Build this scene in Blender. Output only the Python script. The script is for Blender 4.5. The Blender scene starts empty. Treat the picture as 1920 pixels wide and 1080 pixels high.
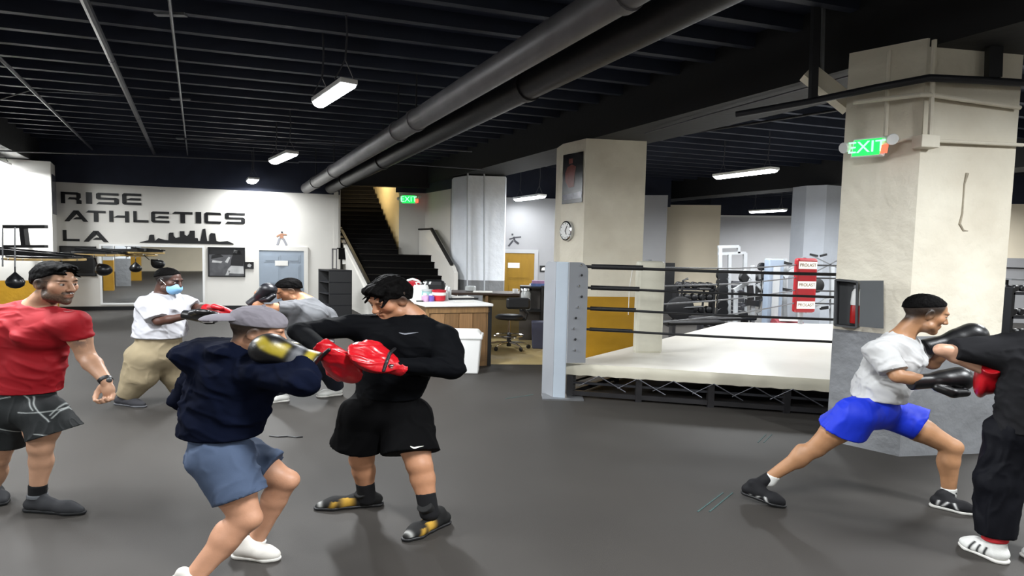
import bpy, bmesh, math, random
import numpy as np
from mathutils import Vector, Matrix
from mathutils.bvhtree import BVHTree
random.seed(7)
scene = bpy.context.scene
COL = scene.collection
# ------------------------------------------------------------------ camera
FPX = 1082.0                      # focal length in pixels of a 1920 px wide frame
CAM_H, PITCH, ROLL = 2.0, 0.068, 0.022
cam_data = bpy.data.cameras.new('camera')
cam_data.sensor_width = 36.0
cam_data.lens = FPX / 1920.0 * 36.0
cam_data.clip_start = 0.05
cam = bpy.data.objects.new('camera', cam_data)
COL.objects.link(cam)
_fw = Vector((0, math.cos(PITCH), -math.sin(PITCH)))
_u0 = Vector((0, math.sin(PITCH), math.cos(PITCH)))
_r0 = Vector((1, 0, 0))
RT = _r0 * math.cos(ROLL) + _u0 * math.sin(ROLL)
UP = -_r0 * math.sin(ROLL) + _u0 * math.cos(ROLL)
cam.matrix_world = Matrix(((RT.x, UP.x, -_fw.x, 0), (RT.y, UP.y, -_fw.y, 0), (RT.z, UP.z, -_fw.z, CAM_H), (0, 0, 0, 1)))
scene.camera = cam
# ------------------------------------------------------------------ world and exposure
world = bpy.data.worlds.new('world')
scene.world = world
world.use_nodes = True
world.node_tree.nodes['Background'].inputs[0].default_value = (0.8, 0.85, 0.95, 1)
world.node_tree.nodes['Background'].inputs[1].default_value = 0.05
vs = scene.view_settings
vs.view_transform = 'Standard'
vs.look = 'None'
vs.gamma = 1.0
vs.use_curve_mapping = False
vs.exposure = 1.2
LAMP_W = 120.0                    # power of one ceiling fixture
TUBE_E = 14.0                     # glow of its diffuser
# ------------------------------------------------------------------ helpers: survey of the photograph
CAMP = Vector((0, 0, CAM_H))
def ray(px, py): return RT * ((px - 960) / FPX) + UP * ((540 - py) / FPX) + _fw
def gp(px, py, z=0.0):
    d = ray(px, py); return CAMP + d * ((z - CAM_H) / d.z)
def pp(px, py, Y):
    d = ray(px, py); return CAMP + d * (Y / d.y)
def onplane(px, py, p0, n):
    d = ray(px, py); return CAMP + d * ((Vector(p0) - CAMP).dot(n) / d.dot(n))
SX = 4.0 / 3.0                     # the photograph is stretched sideways; round things are modelled true and widened by this
def V3(*a): return Vector(a)
# ------------------------------------------------------------------ helpers: materials
MATS = {}
def lin(c): return tuple(((v / 12.92) if v <= 0.04045 else ((v + 0.055) / 1.055) ** 2.4) for v in c)
def hexc(h): return lin(tuple(int(h[i:i + 2], 16) / 255 for i in (0, 2, 4)))
def mat(name, col, rough=0.6, metal=0.0, var=0.0, vscale=4.0, bump=0.0, bscale=30.0, spec=0.5, emit=None, estr=0.0, vcol=False, stretch=(1, 1, 1), dark=None, bdist=.02):
    """procedural principled material: base colour broken up by noise, fine relief by a bump"""
    if name in MATS: return MATS[name]
    m = bpy.data.materials.new(name); m.use_nodes = True
    nt = m.node_tree; b = nt.nodes['Principled BSDF']
    if isinstance(col, str): col = hexc(col)
    b.inputs['Roughness'].default_value = rough
    b.inputs['Metallic'].default_value = metal
    b.inputs['Specular IOR Level'].default_value = spec
    tc = nt.nodes.new('ShaderNodeTexCoord'); mp = nt.nodes.new('ShaderNodeMapping')
    mp.inputs['Scale'].default_value = stretch
    nt.links.new(tc.outputs['Object'], mp.inputs['Vector'])
    src = None
    if vcol:
        a = nt.nodes.new('ShaderNodeAttribute'); a.attribute_name = 'Col'; src = a.outputs['Color']
    n = nt.nodes.new('ShaderNodeTexNoise'); n.inputs['Scale'].default_value = vscale; n.inputs['Detail'].default_value = 5
    nt.links.new(mp.outputs['Vector'], n.inputs['Vector'])
    r = nt.nodes.new('ShaderNodeValToRGB')
    r.color_ramp.elements[0].position = 0.3; r.color_ramp.elements[1].position = 0.7
    d = dark if dark else tuple(c * (1 - var) for c in col)
    if isinstance(d, str): d = hexc(d)
    if vcol:
        r.color_ramp.elements[0].color = (1 - var,) * 3 + (1,); r.color_ramp.elements[1].color = (1, 1, 1, 1)
        mx = nt.nodes.new('ShaderNodeMix'); mx.data_type = 'RGBA'; mx.blend_type = 'MULTIPLY'; mx.inputs[0].default_value = 1
        nt.links.new(n.outputs['Fac'], r.inputs['Fac']); nt.links.new(src, mx.inputs[6]); nt.links.new(r.outputs['Color'], mx.inputs[7])
        nt.links.new(mx.outputs[2], b.inputs['Base Color'])
    else:
        r.color_ramp.elements[0].color = tuple(d) + (1,); r.color_ramp.elements[1].color = tuple(col) + (1,)
        nt.links.new(n.outputs['Fac'], r.inputs['Fac']); nt.links.new(r.outputs['Color'], b.inputs['Base Color'])
    if bump > 0:
        n2 = nt.nodes.new('ShaderNodeTexNoise'); n2.inputs['Scale'].default_value = bscale; n2.inputs['Detail'].default_value = 6
        nt.links.new(mp.outputs['Vector'], n2.inputs['Vector'])
        bp = nt.nodes.new('ShaderNodeBump'); bp.inputs['Strength'].default_value = bump; bp.inputs['Distance'].default_value = bdist
        nt.links.new(n2.outputs['Fac'], bp.inputs['Height']); nt.links.new(bp.outputs['Normal'], b.inputs['Normal'])
    if emit is not None:
        b.inputs['Emission Color'].default_value = tuple(hexc(emit) if isinstance(emit, str) else emit) + (1,)
        b.inputs['Emission Strength'].default_value = estr
    MATS[name] = m
    return m
# ------------------------------------------------------------------ helpers: meshes
class MB:
    """collects simple shapes; build() links them as ONE mesh object"""
    def __init__(s): s.v = []; s.f = []; s.m = []
    def poly(s, pts, mi=0):
        i = len(s.v); s.v += [Vector(p) for p in pts]; s.f.append(list(range(i, i + len(pts)))); s.m.append(mi); return s
    def hexa(s, c, mi=0):
        i = len(s.v); s.v += [Vector(p) for p in c]
        for q in ((0, 3, 2, 1), (4, 5, 6, 7), (0, 1, 5, 4), (1, 2, 6, 5), (2, 3, 7, 6), (3, 0, 4, 7)):
            s.f.append([i + k for k in q]); s.m.append(mi)
        return s
    def box(s, c, size, ax=None, ay=None, az=None, mi=0):
        c = Vector(c); ax = (ax or V3(1, 0, 0)).normalized() * size[0] / 2; ay = (ay or V3(0, 1, 0)).normalized() * size[1] / 2
        az = (az or V3(0, 0, 1)).normalized() * size[2] / 2
        return s.hexa([c - ax - ay - az, c + ax - ay - az, c + ax + ay - az, c - ax + ay - az, c - ax - ay + az, c + ax - ay + az, c + ax + ay + az, c - ax + ay + az], mi)
    def bar(s, a, b, w, h, up=V3(0, 0, 1), mi=0):
        a = Vector(a); b = Vector(b); d = (b - a)
        sd = d.cross(up)
        if sd.length < 1e-6: sd = d.cross(V3(0, 1, 0))
        u = sd.cross(d)
        return s.box((a + b) / 2, (d.length, w, h), d, sd, u, mi)
    def prism(s, pts, ex, mi=0):
        pts = [Vector(p) for p in pts]; ex = Vector(ex); n = len(pts); i = len(s.v)
        s.v += pts + [p + ex for p in pts]
        s.f.append([i + k for k in range(n)][::-1]); s.m.append(mi)
        s.f.append([i + n + k for k in range(n)]); s.m.append(mi)
        for k in range(n):
            s.f.append([i + k, i + (k + 1) % n, i + n + (k + 1) % n, i + n + k]); s.m.append(mi)
        return s
    def tube(s, path, r, n=10, mi=0, closed=False, sx=1.0):
        path = [Vector(p) for p in path]; rs = r if isinstance(r, (list, tuple)) else [r] * len(path)
        L = len(path); i0 = len(s.v); prev = None
        for k, p in enumerate(path):
            if closed: t = path[(k + 1) % L] - path[k - 1]
            else: t = path[min(k + 1, L - 1)] - path[max(k - 1, 0)]
            t.normalize()
            if prev is None:
                a = t.cross(V3(0, 0, 1))
                if a.length < 1e-3: a = t.cross(V3(1, 0, 0))
            else: a = prev - t * prev.dot(t)
            a.normalize(); prev = a; b = t.cross(a)
            for j in range(n):
                w = 2 * math.pi * j / n; o = (a * math.cos(w) + b * math.sin(w)) * rs[k]; o.x *= sx
                s.v.append(p + o)
        for k in range(L if closed else L - 1):
            for j in range(n):
                k2 = (k + 1) % L
                s.f.append([i0 + k * n + j, i0 + k * n + (j + 1) % n, i0 + k2 * n + (j + 1) % n, i0 + k2 * n + j]); s.m.append(mi)
        if not closed:
            s.f.append([i0 + j for j in range(n)][::-1]); s.m.append(mi)
            s.f.append([i0 + (L - 1) * n + j for j in range(n)]); s.m.append(mi)
        return s
    def lathe(s, prof, c=(0, 0, 0), n=24, axis=V3(0, 0, 1), mi=0, sx=1.0):
        c = Vector(c); axis = axis.normalized(); a = axis.cross(V3(0, 1, 0))
        if a.length < 1e-3: a = axis.cross(V3(1, 0, 0))
        a.normalize(); b = axis.cross(a); i0 = len(s.v); L = len(prof)
        for r, h in prof:
            for j in range(n):
                w = 2 * math.pi * j / n; o = a * math.cos(w) * r + b * math.sin(w) * r + axis * h; o.x *= sx
                s.v.append(c + o)
        for k in range(L - 1):
            for j in range(n):
                s.f.append([i0 + k * n + j, i0 + k * n + (j + 1) % n, i0 + (k + 1) * n + (j + 1) % n, i0 + (k + 1) * n + j]); s.m.append(mi)
        s.f.append([i0 + j for j in range(n)][::-1]); s.m.append(mi)
        s.f.append([i0 + (L - 1) * n + j for j in range(n)]); s.m.append(mi)
        return s
    def build(s, name, mats, parent=None, smooth=False, bevel=0.0, fix=True):
        me = bpy.data.meshes.new(name)
        off = parent.matrix_world.translation if parent is not None else V3(0, 0, 0)
        me.from_pydata([tuple(p - off) for p in s.v], [], s.f)
        if not isinstance(mats, (list, tuple)): mats = [mats]
        for m in mats: me.materials.append(m)
        me.polygons.foreach_set('material_index', s.m)
        if fix:
            bm = bmesh.new(); bm.from_mesh(me); bmesh.ops.recalc_face_normals(bm, faces=bm.faces); bm.to_mesh(me); bm.free()
        if smooth:
            me.polygons.foreach_set('use_smooth', [True] * len(me.polygons)); me.set_sharp_from_angle(angle=math.radians(40))
        me.update()
        o = bpy.data.objects.new(name, me); COL.objects.link(o)
        if parent is not None: o.parent = parent
        if bevel > 0:
            bv = o.modifiers.new('bevel', 'BEVEL'); bv.width = bevel; bv.segments = 2; bv.limit_method = 'ANGLE'; bv.angle_limit = math.radians(40)
        return o
def tag(o, label=None, cat=None, group=None, kind=None):
    if label: o['label'] = label
    if cat: o['category'] = cat
    if group: o['group'] = group
    if kind: o['kind'] = kind
    return o
def thing(name, label, cat, loc=(0, 0, 0), group=None):
    o = bpy.data.objects.new(name, None); COL.objects.link(o); o.location = loc; o.empty_display_size = 0.1
    o.matrix_world = Matrix.Translation(loc)
    return tag(o, label, cat, group)
def struct(name, mb, mats, parent=None, label=None, **k):
    o = mb.build(name, mats, parent, **k)
    if parent is None: o['kind'] = 'structure'
    if label: o['label'] = label
    return o
# ================================================================== THE SETTING
UD = V3(-0.545, 1, 0).normalized()           # the way the beams, pipes and lamp rows run
VD = V3(1, 0.30, 0).normalized()             # the way the joists and the lettered wall run
m_floor = mat('rubber_floor', '363330', 0.62, var=0.14, vscale=1.2, bump=0.12, bscale=220, spec=0.3)
m_ceil = mat('ceiling_paint', '1b2236', 0.75, var=0.3, vscale=3, bump=0.2, bscale=8)
m_joist = mat('joist_paint', '1f2637', 0.6, var=0.35, vscale=2, bump=0.2, bscale=10)
m_beam = mat('beam_paint', '121315', 0.7, var=0.25, vscale=2, bump=0.25, bscale=9)
m_wall = mat('white_wall_paint', 'd9d6cf', 0.75, var=0.05, vscale=1.5, bump=0.06, bscale=60)
m_wallg = mat('grey_wall_paint', 'a0a0a2', 0.75, var=0.06, vscale=1.5, bump=0.06, bscale=60)
m_cream = mat('cream_wall_paint', 'eee2ca', 0.75, var=0.05, vscale=1.5, bump=0.06, bscale=60)
m_conc = mat('cream_concrete_paint', 'e4decd', 0.62, var=0.13, vscale=1.6, bump=1.0, bscale=4.5, dark='d2cab8', bdist=.028)
m_conw = mat('pale_concrete_paint', 'eaeff6', 0.65, var=0.08, vscale=2.2, bump=1.0, bscale=5, bdist=.02)
m_mustard = mat('mustard_concrete_paint', 'b98a12', 0.6, var=0.15, vscale=3, bump=0.4, bscale=8)
m_greyc = mat('grey_concrete_paint', '818386', 0.6, var=0.12, vscale=3, bump=1.0, bscale=5, bdist=.03)
m_black = mat('black_paint', '101114', 0.45, var=0.2)
m_white = mat('white_enamel', 'e8e8e6', 0.4, var=0.03)
m_steel = mat('galvanised_steel', '8b8d90', 0.4, 0.7, var=0.15, vscale=12)
m_chrome = mat('chrome', 'c9ccd0', 0.18, 1.0)
m_wood = mat('wood_veneer', '8c6b44', 0.5, var=0.35, vscale=6, stretch=(6, 6, 0.5), bump=0.1, bscale=40)
m_paper = mat('paper', 'dedcd6', 0.8, var=0.03)
# floor
struct('floor', MB().box((1, 12, -0.05), (40, 48, 0.1)), m_floor)
struct('ceiling', MB().box((1, 12, 4.85), (40, 48, 0.14)), m_ceil)
ceil_o = bpy.data.objects['ceiling']
jm = None
for k in range(62):
    y0 = -9 + k * 0.68
    c = V3(1, y0 + 0.3, 4.72)
    if jm is None:
        o = MB().bar(c - VD * 19.5, c + VD * 19.5, 0.10, 0.22).build('joist', m_joist, ceil_o); jm = o.data; base = c
    else:
        o = bpy.data.objects.new('joist', jm); COL.objects.link(o); o.parent = ceil_o; o.location = c - base
# lettered wall: Y = WA + 0.30 X
WS, WA = 0.30, 19.80
WN = V3(WS, -1, 0).normalized()              # towards the room
WP = V3(0, WA, 0)
WT = V3(1, WS, 0).normalized()
def wp(px, py, off=0.0): return onplane(px, py, WP + WN * off, WN)
def wq(px, py):                              # wall coordinates: metres along the wall, height
    p = wp(px, py); return (p - WP).dot(WT), p.z
def wpt(q, z, off=0.0): return WP + WT * q + V3(0, 0, z) + WN * off
q0, q1 = wq(-300, 400)[0], wq(631, 400)[0]
WTOP = (wq(115, 345)[1] + wq(630, 362)[1]) / 2
def wall_slab(name, a, b, z0, z1, m, th=0.15):
    a = V3(a[0], a[1], 0); b = V3(b[0], b[1], 0); d = (b - a).normalized(); n = V3(d.y, -d.x, 0)
    if n.y > 0: n = -n
    return struct(name, MB().prism([a + V3(0, 0, z0), b + V3(0, 0, z0), b - n * th + V3(0, 0, z0), a - n * th + V3(0, 0, z0)], (0, 0, z1 - z0)), m)
wall_slab('wall_lettered', wpt(q0, 0).xy, wpt(q1, 0).xy, 0, WTOP, m_wall)
wall_slab('trim_1', wpt(q0, 0, .012).xy, wpt(q1 + .1, 0, .012).xy, WTOP, 4.85, m_ceil, .17)
wall_slab('baseboard_lettered', wpt(q0, 0, .02).xy, wpt(q1, 0, .02).xy, 0, 0.11, m_black, .02)
# outer shell of the hall
def shell(name, a, b, m): return wall_slab(name, a, b, 0, 4.85, m)
shell('wall_left', (-18.5, 16), (-11.5, -10), m_wall)
shell('wall_behind', (-16, -9), (18, -7), m_cream)
wall_slab('wall_right', (20.5, -8), (20.2, 19.4), 0, 4.85, m_cream)
# ------------------------------------------------------------------ columns
def column(label, pts, top, mu, ml, band, group='painted concrete columns'):
    mb = MB(); pts = [V3(p[0], p[1], 0) for p in pts]
    mb.prism(pts, (0, 0, band), 1)
    mb.prism([p + V3(0, 0, band) for p in pts], (0, 0, top - band), 0)
    # rough paint edge: a slightly proud lower coat
    o = struct('column', mb, [mu, ml], label=label)
    o['group'] = group
    return o
def col_from(pl, pc, pr, Yl, Yc, Yr, ywid=0.75):
    """plan of a column from its left edge, near corner and right edge"""
    l = pp(*pl, Yl); c = pp(*pc, Yc); r = pp(*pr, Yr)
    l.z = c.z = r.z = 0
    b = UD * ywid
    return [l, c, r, r + (r - c) * 0.18 + b * 0.45, r + b * 0.9 - (r - c) * .3, l + b * 0.7 + (r - c) * .15]
colC = [V3(3.45, 6.15, 0), V3(3.93, 5.68, 0), V3(5.0, 5.85, 0), V3(5.22, 6.2, 0), V3(4.8, 6.55, 0), V3(3.72, 6.52, 0)]
column('broad cream column with a grey base and an exit sign beside the boxing ring', colC, 4.1, m_conc, m_greyc, 1.22)
colB = col_from((1050, 480), (1093, 480), (1205, 480), 11.2, 10.6, 10.75)
column('cream column with a mustard base, a poster and a clock', colB, 4.02, m_conc, m_mustard, 1.15)
colA = col_from((849, 430), (876, 430), (946, 430), 16.6, 16.0, 16.1)
column('pale column with a grey base behind the reception counter', colA, 3.98, m_conw, m_greyc, 1.10)
colD = col_from((1507, 450), (1545, 450), (1582, 450), 16.4, 16.1, 16.4)
m_cond = mat('blue_grey_concrete_paint', 'b9bec6', 0.65, var=0.08, vscale=2.2, bump=1.0, bscale=5, bdist=.02)
column('pale column rising behind the red corner pad', colD, 3.95, m_cond, m_cond, 0.4)
colG = [pp(1204, 430, 19.9), pp(1250, 430, 19.7), pp(1250, 430, 20.6), pp(1204, 430, 20.8)]
for p in colG: p.z = 0
column('narrow grey column beside the cream wall', colG, 3.92, m_wallg, m_wallg, 0.4)
# white block at the left edge with its yellow foot
bl0, bl1, bl2 = pp(-260, 450, 13.7), pp(99, 450, 15.2), pp(109, 450, 16.2)
for p in (bl0, bl1, bl2): p.z = 0
column('broad white pier with a mustard foot behind the speed bags', [bl0, bl1, bl2, bl0 + V3(-.3, .9, 0)], 4.0, m_wall, m_mustard, .90)
# columns along the far side of the hall, seen only in the mirror
def refl(px, dist_y):
    """ground point seen in the wall mirror at column px, at depth Y = dist_y"""
    p = wp(px, 520); d = ray(px, 520); r = d - WN * 2 * d.dot(WN)
    return p + r * ((dist_y - p.y) / r.y)
for (a, b, yy, mm, lab) in ((194, 214, 8.6, m_mustard, 'yellow footed column seen first in the mirror'), (217, 246, 6.0, m_greyc, 'grey footed column in the mirror between two yellow ones'), (246, 266, 2.0, m_mustard, 'distant yellow footed column in the mirror')):
    pa, pb = refl(a, yy), refl(b, yy)
    pa.z = pb.z = 0
    back = V3(0, -0.7, 0)
    column(lab, [pa, pb, pb + back, pa + back], 3.98, m_conw, mm, 1.2)
# ------------------------------------------------------------------ beams
def beam(a, b, w, z0, z1, label=None):
    o = struct('beam', MB().bar((a[0], a[1], (z0 + z1) / 2), (b[0], b[1], (z0 + z1) / 2), w, z1 - z0), m_beam, label=label)
    return o
cA = sum(colA, V3(0, 0, 0)) / 6; cB = sum(colB, V3(0, 0, 0)) / 6; cC = sum(colC, V3(0, 0, 0)) / 6
dd = (cA - cC).normalized()
beam(cC - dd * 12, cA + dd * 4, 1.15, 4.02, 4.86)
beam(V3(bl1.x - 1.2, bl1.y + .3, 0) - UD * 14, V3(bl1.x - 1.2, bl1.y + .3, 0) + UD * 2, 1.0, 4.02, 4.86)
beam(V3(9.2, 16.8, 0) - UD * 18, V3(9.2, 16.8, 0) + UD * 10, 0.9, 4.0, 4.86)
dk = MB()
for c, pts in ((cC, colC), (cB, colB), (cA, colA)):
    pass
# ------------------------------------------------------------------ far walls on the right
cr0, cr1 = pp(1246, 430, 21.6), pp(1350, 430, 21.2)
wall_slab('wall_cream', cr0.xy, cr1.xy, 0, 3.75, m_cream, .3)
fw0, fw1 = pp(1330, 450, 27.5), pp(1700, 450, 26.2)
m_wallf = mat('pale_grey_wall_paint', 'cfcfd2', 0.75, var=0.05, vscale=1.5)
wall_slab('wall_far', fw0.xy, fw1.xy, 0, 3.72, m_wallf)
wall_slab('trim_2', fw0.xy + Vector((0, -.03)), fw1.xy + Vector((0, -.03)), 3.72, 3.80, m_white, .05)
wall_slab('trim_3', fw0.xy, fw1.xy, 3.80, 4.85, m_ceil)
rw0, rw1 = pp(1700, 430, 18.9), pp(2150, 430, 17.6)
wall_slab('wall_right_far', rw0.xy, rw1.xy, 2.05, 3.75, m_cream)
wall_slab('trim_4', rw0.xy, rw1.xy, 1.32, 2.05, m_wallg)
wall_slab('trim_5', rw0.xy + Vector((0, -.03)), rw1.xy + Vector((0, -.03)), 1.72, 1.76, m_black, .06)
wall_slab('wall_right_base', rw0.xy, rw1.xy, 0, 1.32, m_wallg)
wall_slab('trim_6', rw0.xy, rw1.xy, 3.75, 4.85, m_ceil)
# wall with the yellow door, behind column A and the counter
yw0, yw1 = pp(930, 430, 18.4), pp(1075, 430, 18.6)
m_wallo = mat('office_wall_paint', '8e8e90', 0.75, var=0.05, vscale=1.5)
wall_slab('wall_office', yw0.xy, yw1.xy, 0, 3.62, m_wallo)
wall_slab('trim_7', (yw0.x - .2, yw0.y - .05), (cr0.x, 20.9), 3.62, 4.85, m_ceil)
wall_slab('wall_office_side', yw1.xy, pp(1210, 430, 21.4).xy, 0, 3.62, m_wallg)
# stairwell walls: the exit-sign wall, its return and the lit inner wall
ew0, ew1, ew2 = pp(748, 420, 18.8), pp(797, 420, 19.0), pp(850, 420, 17.2)
EWTOP = 3.74
wall_slab('wall_exit', ew0.xy, ew1.xy, 0, EWTOP, m_wall)
wall_slab('wall_exit_return', ew1.xy, ew2.xy, 0, EWTOP, m_wall)
wall_slab('trim_8', (ew0.x - .1, ew0.y - .05), (ew1.x, ew1.y - .05), EWTOP, 4.85, m_ceil)
wall_slab('trim_9', (ew1.x - .05, ew1.y - .05), (ew2.x - .05, ew2.y), EWTOP, 4.85, m_ceil)
wall_slab('wall_link', ew2.xy, (yw0.x, yw0.y), 0, 4.85, m_wallg)
# ================================================================== LAMPS, PIPES, CONDUITS
m_tube = mat('lamp_diffuser', (1, 1, 1), 0.5, emit=(0.93, 0.97, 1.0), estr=TUBE_E)
m_pipe = mat('dark_iron_pipe', '6e6c6e', 0.45, 0.25, var=0.3, vscale=6, stretch=(1, .3, 1), bump=0.15, bscale=14)
m_pipe2 = mat('black_iron_pipe', '2b2a2c', 0.45, 0.25, var=0.3, vscale=6, bump=0.15, bscale=14)
m_conduit = mat('conduit_steel', '55565c', 0.4, 0.5, var=0.2, vscale=9)
m_conduit_d = mat('conduit_black', '26272c', 0.5, 0.2, var=0.2, vscale=9)
def fixture(x, y, z, label, length=1.2, w=0.30, energy=None, d=UD):
    t = thing('pendant_light', label, 'light', (x, y, z), 'pendant tube lights')
    c = V3(x, y, z); s = d.cross(V3(0, 0, 1))
    MB().bar(c + V3(0, 0, .05) - d * length / 2, c + V3(0, 0, .05) + d * length / 2, w, 0.06).build('housing', m_white, t, bevel=.01)
    mb = MB()
    prof = []
    for k in range(7):
        a = math.pi * k / 6; prof.append(s * math.cos(a) * w * .44 - V3(0, 0, 1) * math.sin(a) * .06)
    mb.prism([c - d * length * .48 + V3(0, 0, .02) + p for p in prof], d * length * .96)
    mb.build('diffuser', m_tube, t, smooth=True)
    for e in (-1, 1):
        hp = c + d * e * length * .38
        r = MB()
        r.tube([hp + s * .12 + V3(0, 0, .08), hp + V3(0, 0, .32)], 0.008, 6).tube([hp - s * .12 + V3(0, 0, .08), hp + V3(0, 0, .32)], 0.008, 6)
        r.tube([hp + V3(0, 0, .32), hp + V3(.02, 0, .6), V3(hp.x, hp.y, 4.80)], 0.012, 6)
        r.build('hanger', m_conduit, t)
    ld = bpy.data.lights.new('tube_glow', 'AREA'); ld.shape = 'RECTANGLE'; ld.size = length; ld.size_y = w
    ld.energy = energy or LAMP_W; ld.color = (0.95, 0.98, 1.0); ld.spread = math.radians(175)
    lo = bpy.data.objects.new('tube_glow', ld); COL.objects.link(lo); lo.parent = t
    lo.location = (0, 0, -0.065); lo.rotation_euler = (0, 0, math.atan2(d.y, d.x))
    return t
def fixture_at(a, b, z, label, w, energy=None):
    p, q = gp(*a, z), gp(*b, z); c = (p + q) / 2; return fixture(c.x, c.y, z, label, (q - p).length, w, energy, (q - p).normalized())
fixture_at((598, 197), (655, 160), 3.8, 'large bright tube light hanging over the men sparring in the middle', .20)
fixture_at((514, 305), (548, 290), 3.8, 'second tube light hanging in front of the lettered wall', .26)
fixture(-7.5, 16.7, 3.76, 'smallest round looking tube light close to the lettered wall', .8, energy=LAMP_W * .5)
fixture(0.45, 17.3, 3.50, 'tube light hanging by the wall above the yellow door', 1.5, energy=LAMP_W * .22)
fixture(5.22, 13.27, 3.8, 'long tube light hanging over the boxing ring', 1.6)
fixture(9.6, 22.0, 3.62, 'distant tube light above the exercise machines', 1.5)
# unseen: the rows carried on, and some added behind columns to brighten the right
for k, (x, y) in enumerate([(0.55, 1.75), (3.3, -3.6), (8.3, 7.6), (11.2, 2.4), (-9.6, 8.2), (-7.0, 2.6), (-4.2, -2.8), (13.5, 13.5), (15.5, 8.0), (-12.6, 14.2), (5.2, 2.8), (-4.6, 4.3), (9.0, 12.0), (13.0, 18.0), (2.5, 15.0), (16.5, 23.0), (12.2, 23.0)]):
    fixture(x, y, 3.8, 'unseen tube light added to carry on the ceiling rows and brighten the hall')
# glow of the stairwell lamp upstairs
def pipe(name, label, pts, r, m, cat='pipe', collars=(), n=18, group='overhead pipes'):
    t = thing(name, label, cat, tuple(pts[0]), group)
    MB().tube(pts, r, n).build('run', m, t, smooth=True)
    for f in collars:
        a = Vector(pts[0]).lerp(Vector(pts[-1]), f); d = (Vector(pts[-1]) - Vector(pts[0])).normalized()
        MB().tube([a - d * .05, a + d * .05], r * 1.12, n).build('coupling', m, t, smooth=True)
        if r > .08:
            MB().tube([a + V3(0, 0, r * .9), V3(a.x, a.y, 4.8)], .014, 6).build('hanger_rod', m_conduit_d, t)
    return t
p1a, p1b = pp(1145, 0, 4.9), pp(574, 353, 17.6)
p2a, p2b = pp(1300, 0, 5.05), pp(620, 352, 17.7)
e1 = (p1a - p1b) * 0.35
pipe('drain_pipe', 'grey iron drain pipe with couplings crossing the ceiling, the left of two', [p1b, p1a + e1], .155, m_pipe, collars=(.08, .2, .455, .50, .75))
pipe('drain_pipe', 'darker and thicker drain pipe running right of the grey one', [p2b, p2a + e1], .175, m_pipe2, collars=(.1, .28, .6))
def conduit(label, pix, z, r, m, name='conduit', collars=()):
    pts = [gp(x, y, z) for x, y in pix]
    return pipe(name, label, pts, r, m, collars=collars, n=8, group='thin ceiling conduits')
conduit('thick dark conduit crossing the left ceiling towards the lettered wall', [(140, -40), (300, 312)], 4.5, .045, m_conduit, collars=(.18, .45, .7))
conduit('pale thin conduit with clamp plates next to the thick conduit', [(313, -40), (357, 335)], 4.5, .018, m_conduit)
conduit('thin dark conduit slanting in from the left edge', [(-40, 70), (232, 338)], 4.5, .028, m_conduit)
conduit('thin conduit spanning the left ceiling above the white pier', [(-60, 281), (300, 293), (560, 305)], 3.97, .017, m_conduit)
conduit('thin conduit spanning towards the pale column', [(345, 260), (600, 267), (885, 284)], 4.3, .02, m_conduit)
conduit('second thin conduit ending above the pale column', [(560, 303), (760, 308), (908, 318)], 3.97, .016, m_conduit)
conduit('bent thin conduit in the upper left corner', [(-40, 198), (55, 170), (338, 187), (560, 205)], 4.57, .012, m_conduit)
conduit('thin pale conduit running along the beam to the broad cream column', [(1210, 250), (1340, 212), (1590, 143)], 3.97, .011, m_conduit)
conduit('dark conduit crossing behind the broad cream column', [(1215, 262), (1580, 205), (1700, 180)], 4.2, .02, m_conduit_d)
for k, (x, y) in enumerate(((320, 27), (338, 186), (344, 260))):
    c = gp(x, y, 4.52)
    tag(MB().box(c, (.34, .07, .03)).build('clamp_plate', m_steel), ['nearest', 'middle', 'farthest'][k] + ' pale clamp plate on the thin conduit', 'clamp', 'conduit clamp plates')
# conduits on the pale column
m_pcond = mat('painted_conduit', 'b4b8bd', .5, var=.06)
def wallpipe(label, pts, r, m): return pipe('conduit', label, pts, r, m, n=8, group='conduits on columns')
wallpipe('steel conduit running down the left edge of the pale column', [pp(877, 285, 15.9), pp(877, 318, 15.9), pp(876, 560, 15.9)], .022, m_pcond)
wallpipe('steel conduit running down the middle of the pale column', [pp(880, 316, 15.92), pp(905, 319, 15.92), pp(908, 328, 15.92), pp(908, 560, 15.96)], .022, m_pcond)
# cables and conduits round the broad cream column
cz = [pp(1380, 215, 6.6), pp(1520, 190, 6.2), pp(1640, 165, 5.75), pp(1742, 146, 5.55), pp(1830, 150, 5.62), pp(1990, 160, 5.8)]
pipe('cable', 'thick black cable sagging round the top of the broad cream column', cz, .035, m_conduit_d, 'cable', group='cables')
wallpipe('cream conduit wrapped round the broad column under the cable', [pp(1600, 192, 5.92), pp(1725, 178, 5.58), pp(1745, 178, 5.60), pp(1912, 202, 5.78)], .022, m_conc)
wallpipe('cream conduit down the left face of the broad column to the exit sign', [pp(1668, 95, 5.82), pp(1660, 255, 5.82)], .02, m_conc)
wallpipe('cream conduit down the corner of the broad column', [pp(1752, 75, 5.6), pp(1744, 255, 5.6)], .022, m_conc)
wallpipe('cream conduit leading right from the junction box on the broad column', [pp(1755, 264, 5.63), pp(1918, 272, 5.8)], .018, m_conc)
jb = thing('junction_box', 'small cream junction box on the corner of the broad column', 'junction box', tuple(pp(1737, 268, 5.66)))
MB().box(pp(1736, 266, 5.62), (.20, .12, .12), V3(1, .15, 0), V3(-.15, 1, 0)).build('box', m_conc, jb, bevel=.008)
wallpipe('cream conduit linking the exit sign to the junction box', [pp(1680, 266, 5.76), pp(1700, 260, 5.7), pp(1722, 258, 5.64)], .016, m_conc)
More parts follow.
